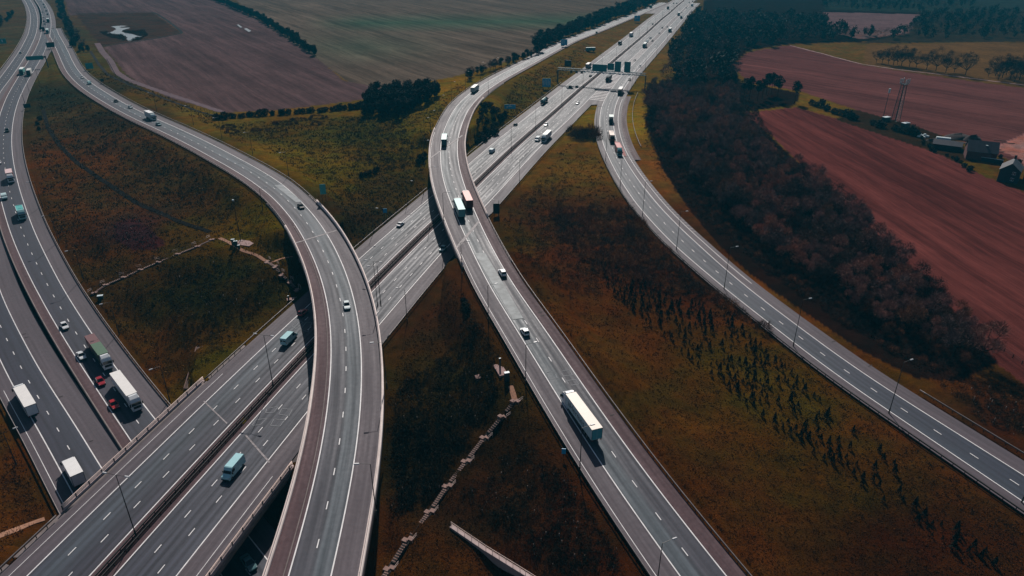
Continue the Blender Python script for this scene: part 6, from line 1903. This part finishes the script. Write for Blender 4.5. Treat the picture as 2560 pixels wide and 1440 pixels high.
# stakes and tubes of the young planting, low dark whips
WF = []
for i in range(6):
    V, Fc, cc = shrub_np(220 + i, 1.1, .45, (30, 27, 15), n=26, wd=.07); WF.append((V, Fc, cc))
TF = []
tb = MB().box(-.07, .07, -.07, .07, 0, .75)
Vt = np.array(tb.v); Ft = np.array([[f[0], f[1], f[2]] for f in tb.f] + [[f[0], f[2], f[3]] for f in tb.f]); TF.append((Vt, Ft, np.ones((8, 3))))
PLANT = [([(1000, 960), (1130, 880), (1180, 780), (1235, 870), (1240, 1000), (1150, 1130), (1080, 1240), (985, 1290), (985, 1040)], 900, 1.6), ([(1150, 1240), (1300, 1110), (1420, 1200), (1570, 1420), (1400, 1440), (1250, 1330)], 500, 1.3),
         ([(1265, 530), (1330, 470), (1420, 430), (1400, 560), (1490, 680), (1500, 740), (1390, 720), (1300, 640)], 520, 1.3), ([(2330, 950), (2480, 960), (2560, 1010), (2560, 1090), (2460, 1060)], 260, 1.0),
         ([(285, 560), (330, 545), (365, 565), (415, 608), (390, 625), (330, 625), (290, 600)], 130, .5), ([(840, 300), (990, 290), (1060, 400), (980, 430), (860, 400)], 420, 1.6), ([(400, 680), (640, 640), (680, 740), (560, 880), (450, 860)], 420, 1.2), ([(190, 250), (260, 270), (480, 420), (600, 500), (560, 560), (420, 480), (230, 330)], 420, 1.4)]
wpts, wsc, tpts = [], [], []
for poly, n, s_ in PLANT:
    pa = np.array(poly, float); U = RNG.uniform(pa.min(0), pa.max(0), (n * 4, 2)); U = U[in_poly(U[:, 0], U[:, 1], poly)][:n]
    for i, (u, v) in enumerate(U):
        p = gp(u, v)
        if kd.find((p.x, p.y, 0))[2] < 3: continue
        wpts.append(p); wsc.append(s_ * RNG.uniform(.6, 1.3))
        if i % 9 == 0: tpts.append(gp(u + RNG.uniform(-8, 8), v + RNG.uniform(-6, 6)))
merge("planted_whips_vegetation", WF, wpts, np.array(wsc), LEAF, RNG)
merge("planting_tube_vegetation", TF, tpts, RNG.uniform(.5, 1.1, len(tpts)), LEAF, RNG, lin((150, 136, 130)) * RNG.uniform(.4, 1.2, (len(tpts), 1)))
# floor of the wood and of the hollow
up_ = scatter([(1610, 300), (1650, 205), (1690, 190), (1850, 205), (1930, 350), (2060, 480), (2210, 620), (2340, 750), (2460, 870), (2480, 905), (2390, 940), (2280, 905), (2150, 835), (2010, 740), (1890, 660), (1790, 575), (1700, 485), (1640, 390)], 2.3, 2500, seed=25, tries=16000)
merge("woodland_undergrowth", BSH[:3], up_, .62, TWIG, RNG, RNG.uniform(.5, 1.1, (len(up_), 1)))
# far woods, each one mass
FT = [bare_tree(240 + i, 11, 4.2, c, n=170, low=.25, wd=.3, limbs=4)[1:] for i, c in enumerate([(84, 62, 58), (98, 70, 62), (66, 52, 50)])] + [leaf_tree(250 + i, 12, 4.2, c, n=170, low=.1, size=1.0)[1:] for i, c in enumerate([(30, 38, 36), (36, 40, 36)])]
for nm, poly, sp_, sd in (("woodland", [(1645, 215), (1668, 160), (1712, 85), (1752, 20), (1768, -8), (2050, -8), (2052, 30), (2058, 76), (2150, 102), (1975, 108), (1862, 128), (1830, 165), (1842, 205)], 6.5, 41),
                          ("far_woodland", [(2268, 80), (2300, 42), (2440, 30), (2580, 34), (2580, 96), (2480, 98), (2300, 100), (2168, 100), (2150, 88), (2270, 88)], 8.5, 42),
                          ("far_woodland", [(2050, -12), (2440, -12), (2430, 18), (2300, 30), (2060, 24)], 10.0, 43)):
    q = scatter(poly, sp_, 620, seed=sd, tries=26000)
    o = merge(nm, FT, q, 1.1 if nm == "woodland" else .8, TWIG, RNG); o["label"] = {"woodland": "dark mixed wood running beside the far motorway", "far_woodland": "distant dark wood beyond the orange pasture"}[nm]
rp = scatter([(246, 80), (262, 64), (300, 58), (335, 60), (362, 80), (370, 92), (350, 104), (320, 108), (280, 100), (262, 92)], 2.0, 420, seed=44, zg=6)
wu, wv = proj(np.array([p[:] for p in rp]))
PWL = [(276, 66), (302, 64), (328, 65), (325, 70), (307, 75), (304, 79), (312, 82), (330, 85), (345, 90), (358, 91), (354, 95), (338, 96), (326, 103), (312, 101), (318, 95), (305, 87), (285, 86), (265, 83), (280, 79), (291, 73), (286, 69)]
rp = [p for p, a_ in zip(rp, in_poly(wu, wv, PWL)) if not a_]
merge("pond_reeds_vegetation", BSH[:2], rp, .5, TWIG, RNG, np.full((len(rp), 1), .7))
rp = []
for cu_, cv_, ru, rv, n in ((712, 309, 32, 4, 40), (750, 300, 28, 3, 34), (795, 294, 24, 4, 30), (790, 310, 14, 5, 18), (570, 318, 20, 4, 24), (580, 330, 18, 5, 22), (640, 326, 14, 3, 14), (690, 326, 30, 4, 16)):
    for i in range(n):
        a = i * 2.4; rp.append(gp(cu_ + ru * math.cos(a) * (.8 + .2 * math.sin(i)), cv_ + rv * math.sin(a)))
merge("marsh_reeds_vegetation", BSH[:3], rp, .35, TWIG, RNG, np.full((len(rp), 1), .8))

# ------------------------------------------------------------------ the air: thin haze that fades far things to teal
hm, hnt, hb = new_mat("haze_air")
hnt.nodes.remove(hb)
pv = hnt.nodes.new("ShaderNodeVolumePrincipled")
pv.inputs["Color"].default_value = (.03, .38, .56, 1)
pv.inputs["Density"].default_value = .00019
hnt.links.new(pv.outputs[0], hnt.nodes["Material Output"].inputs["Volume"])
hz = MB().box(-2600, 2600, -60, 2760, -14, 114).build("haze", hm)
hz["kind"] = "stuff"; hz["label"] = "thin teal haze over the whole valley"
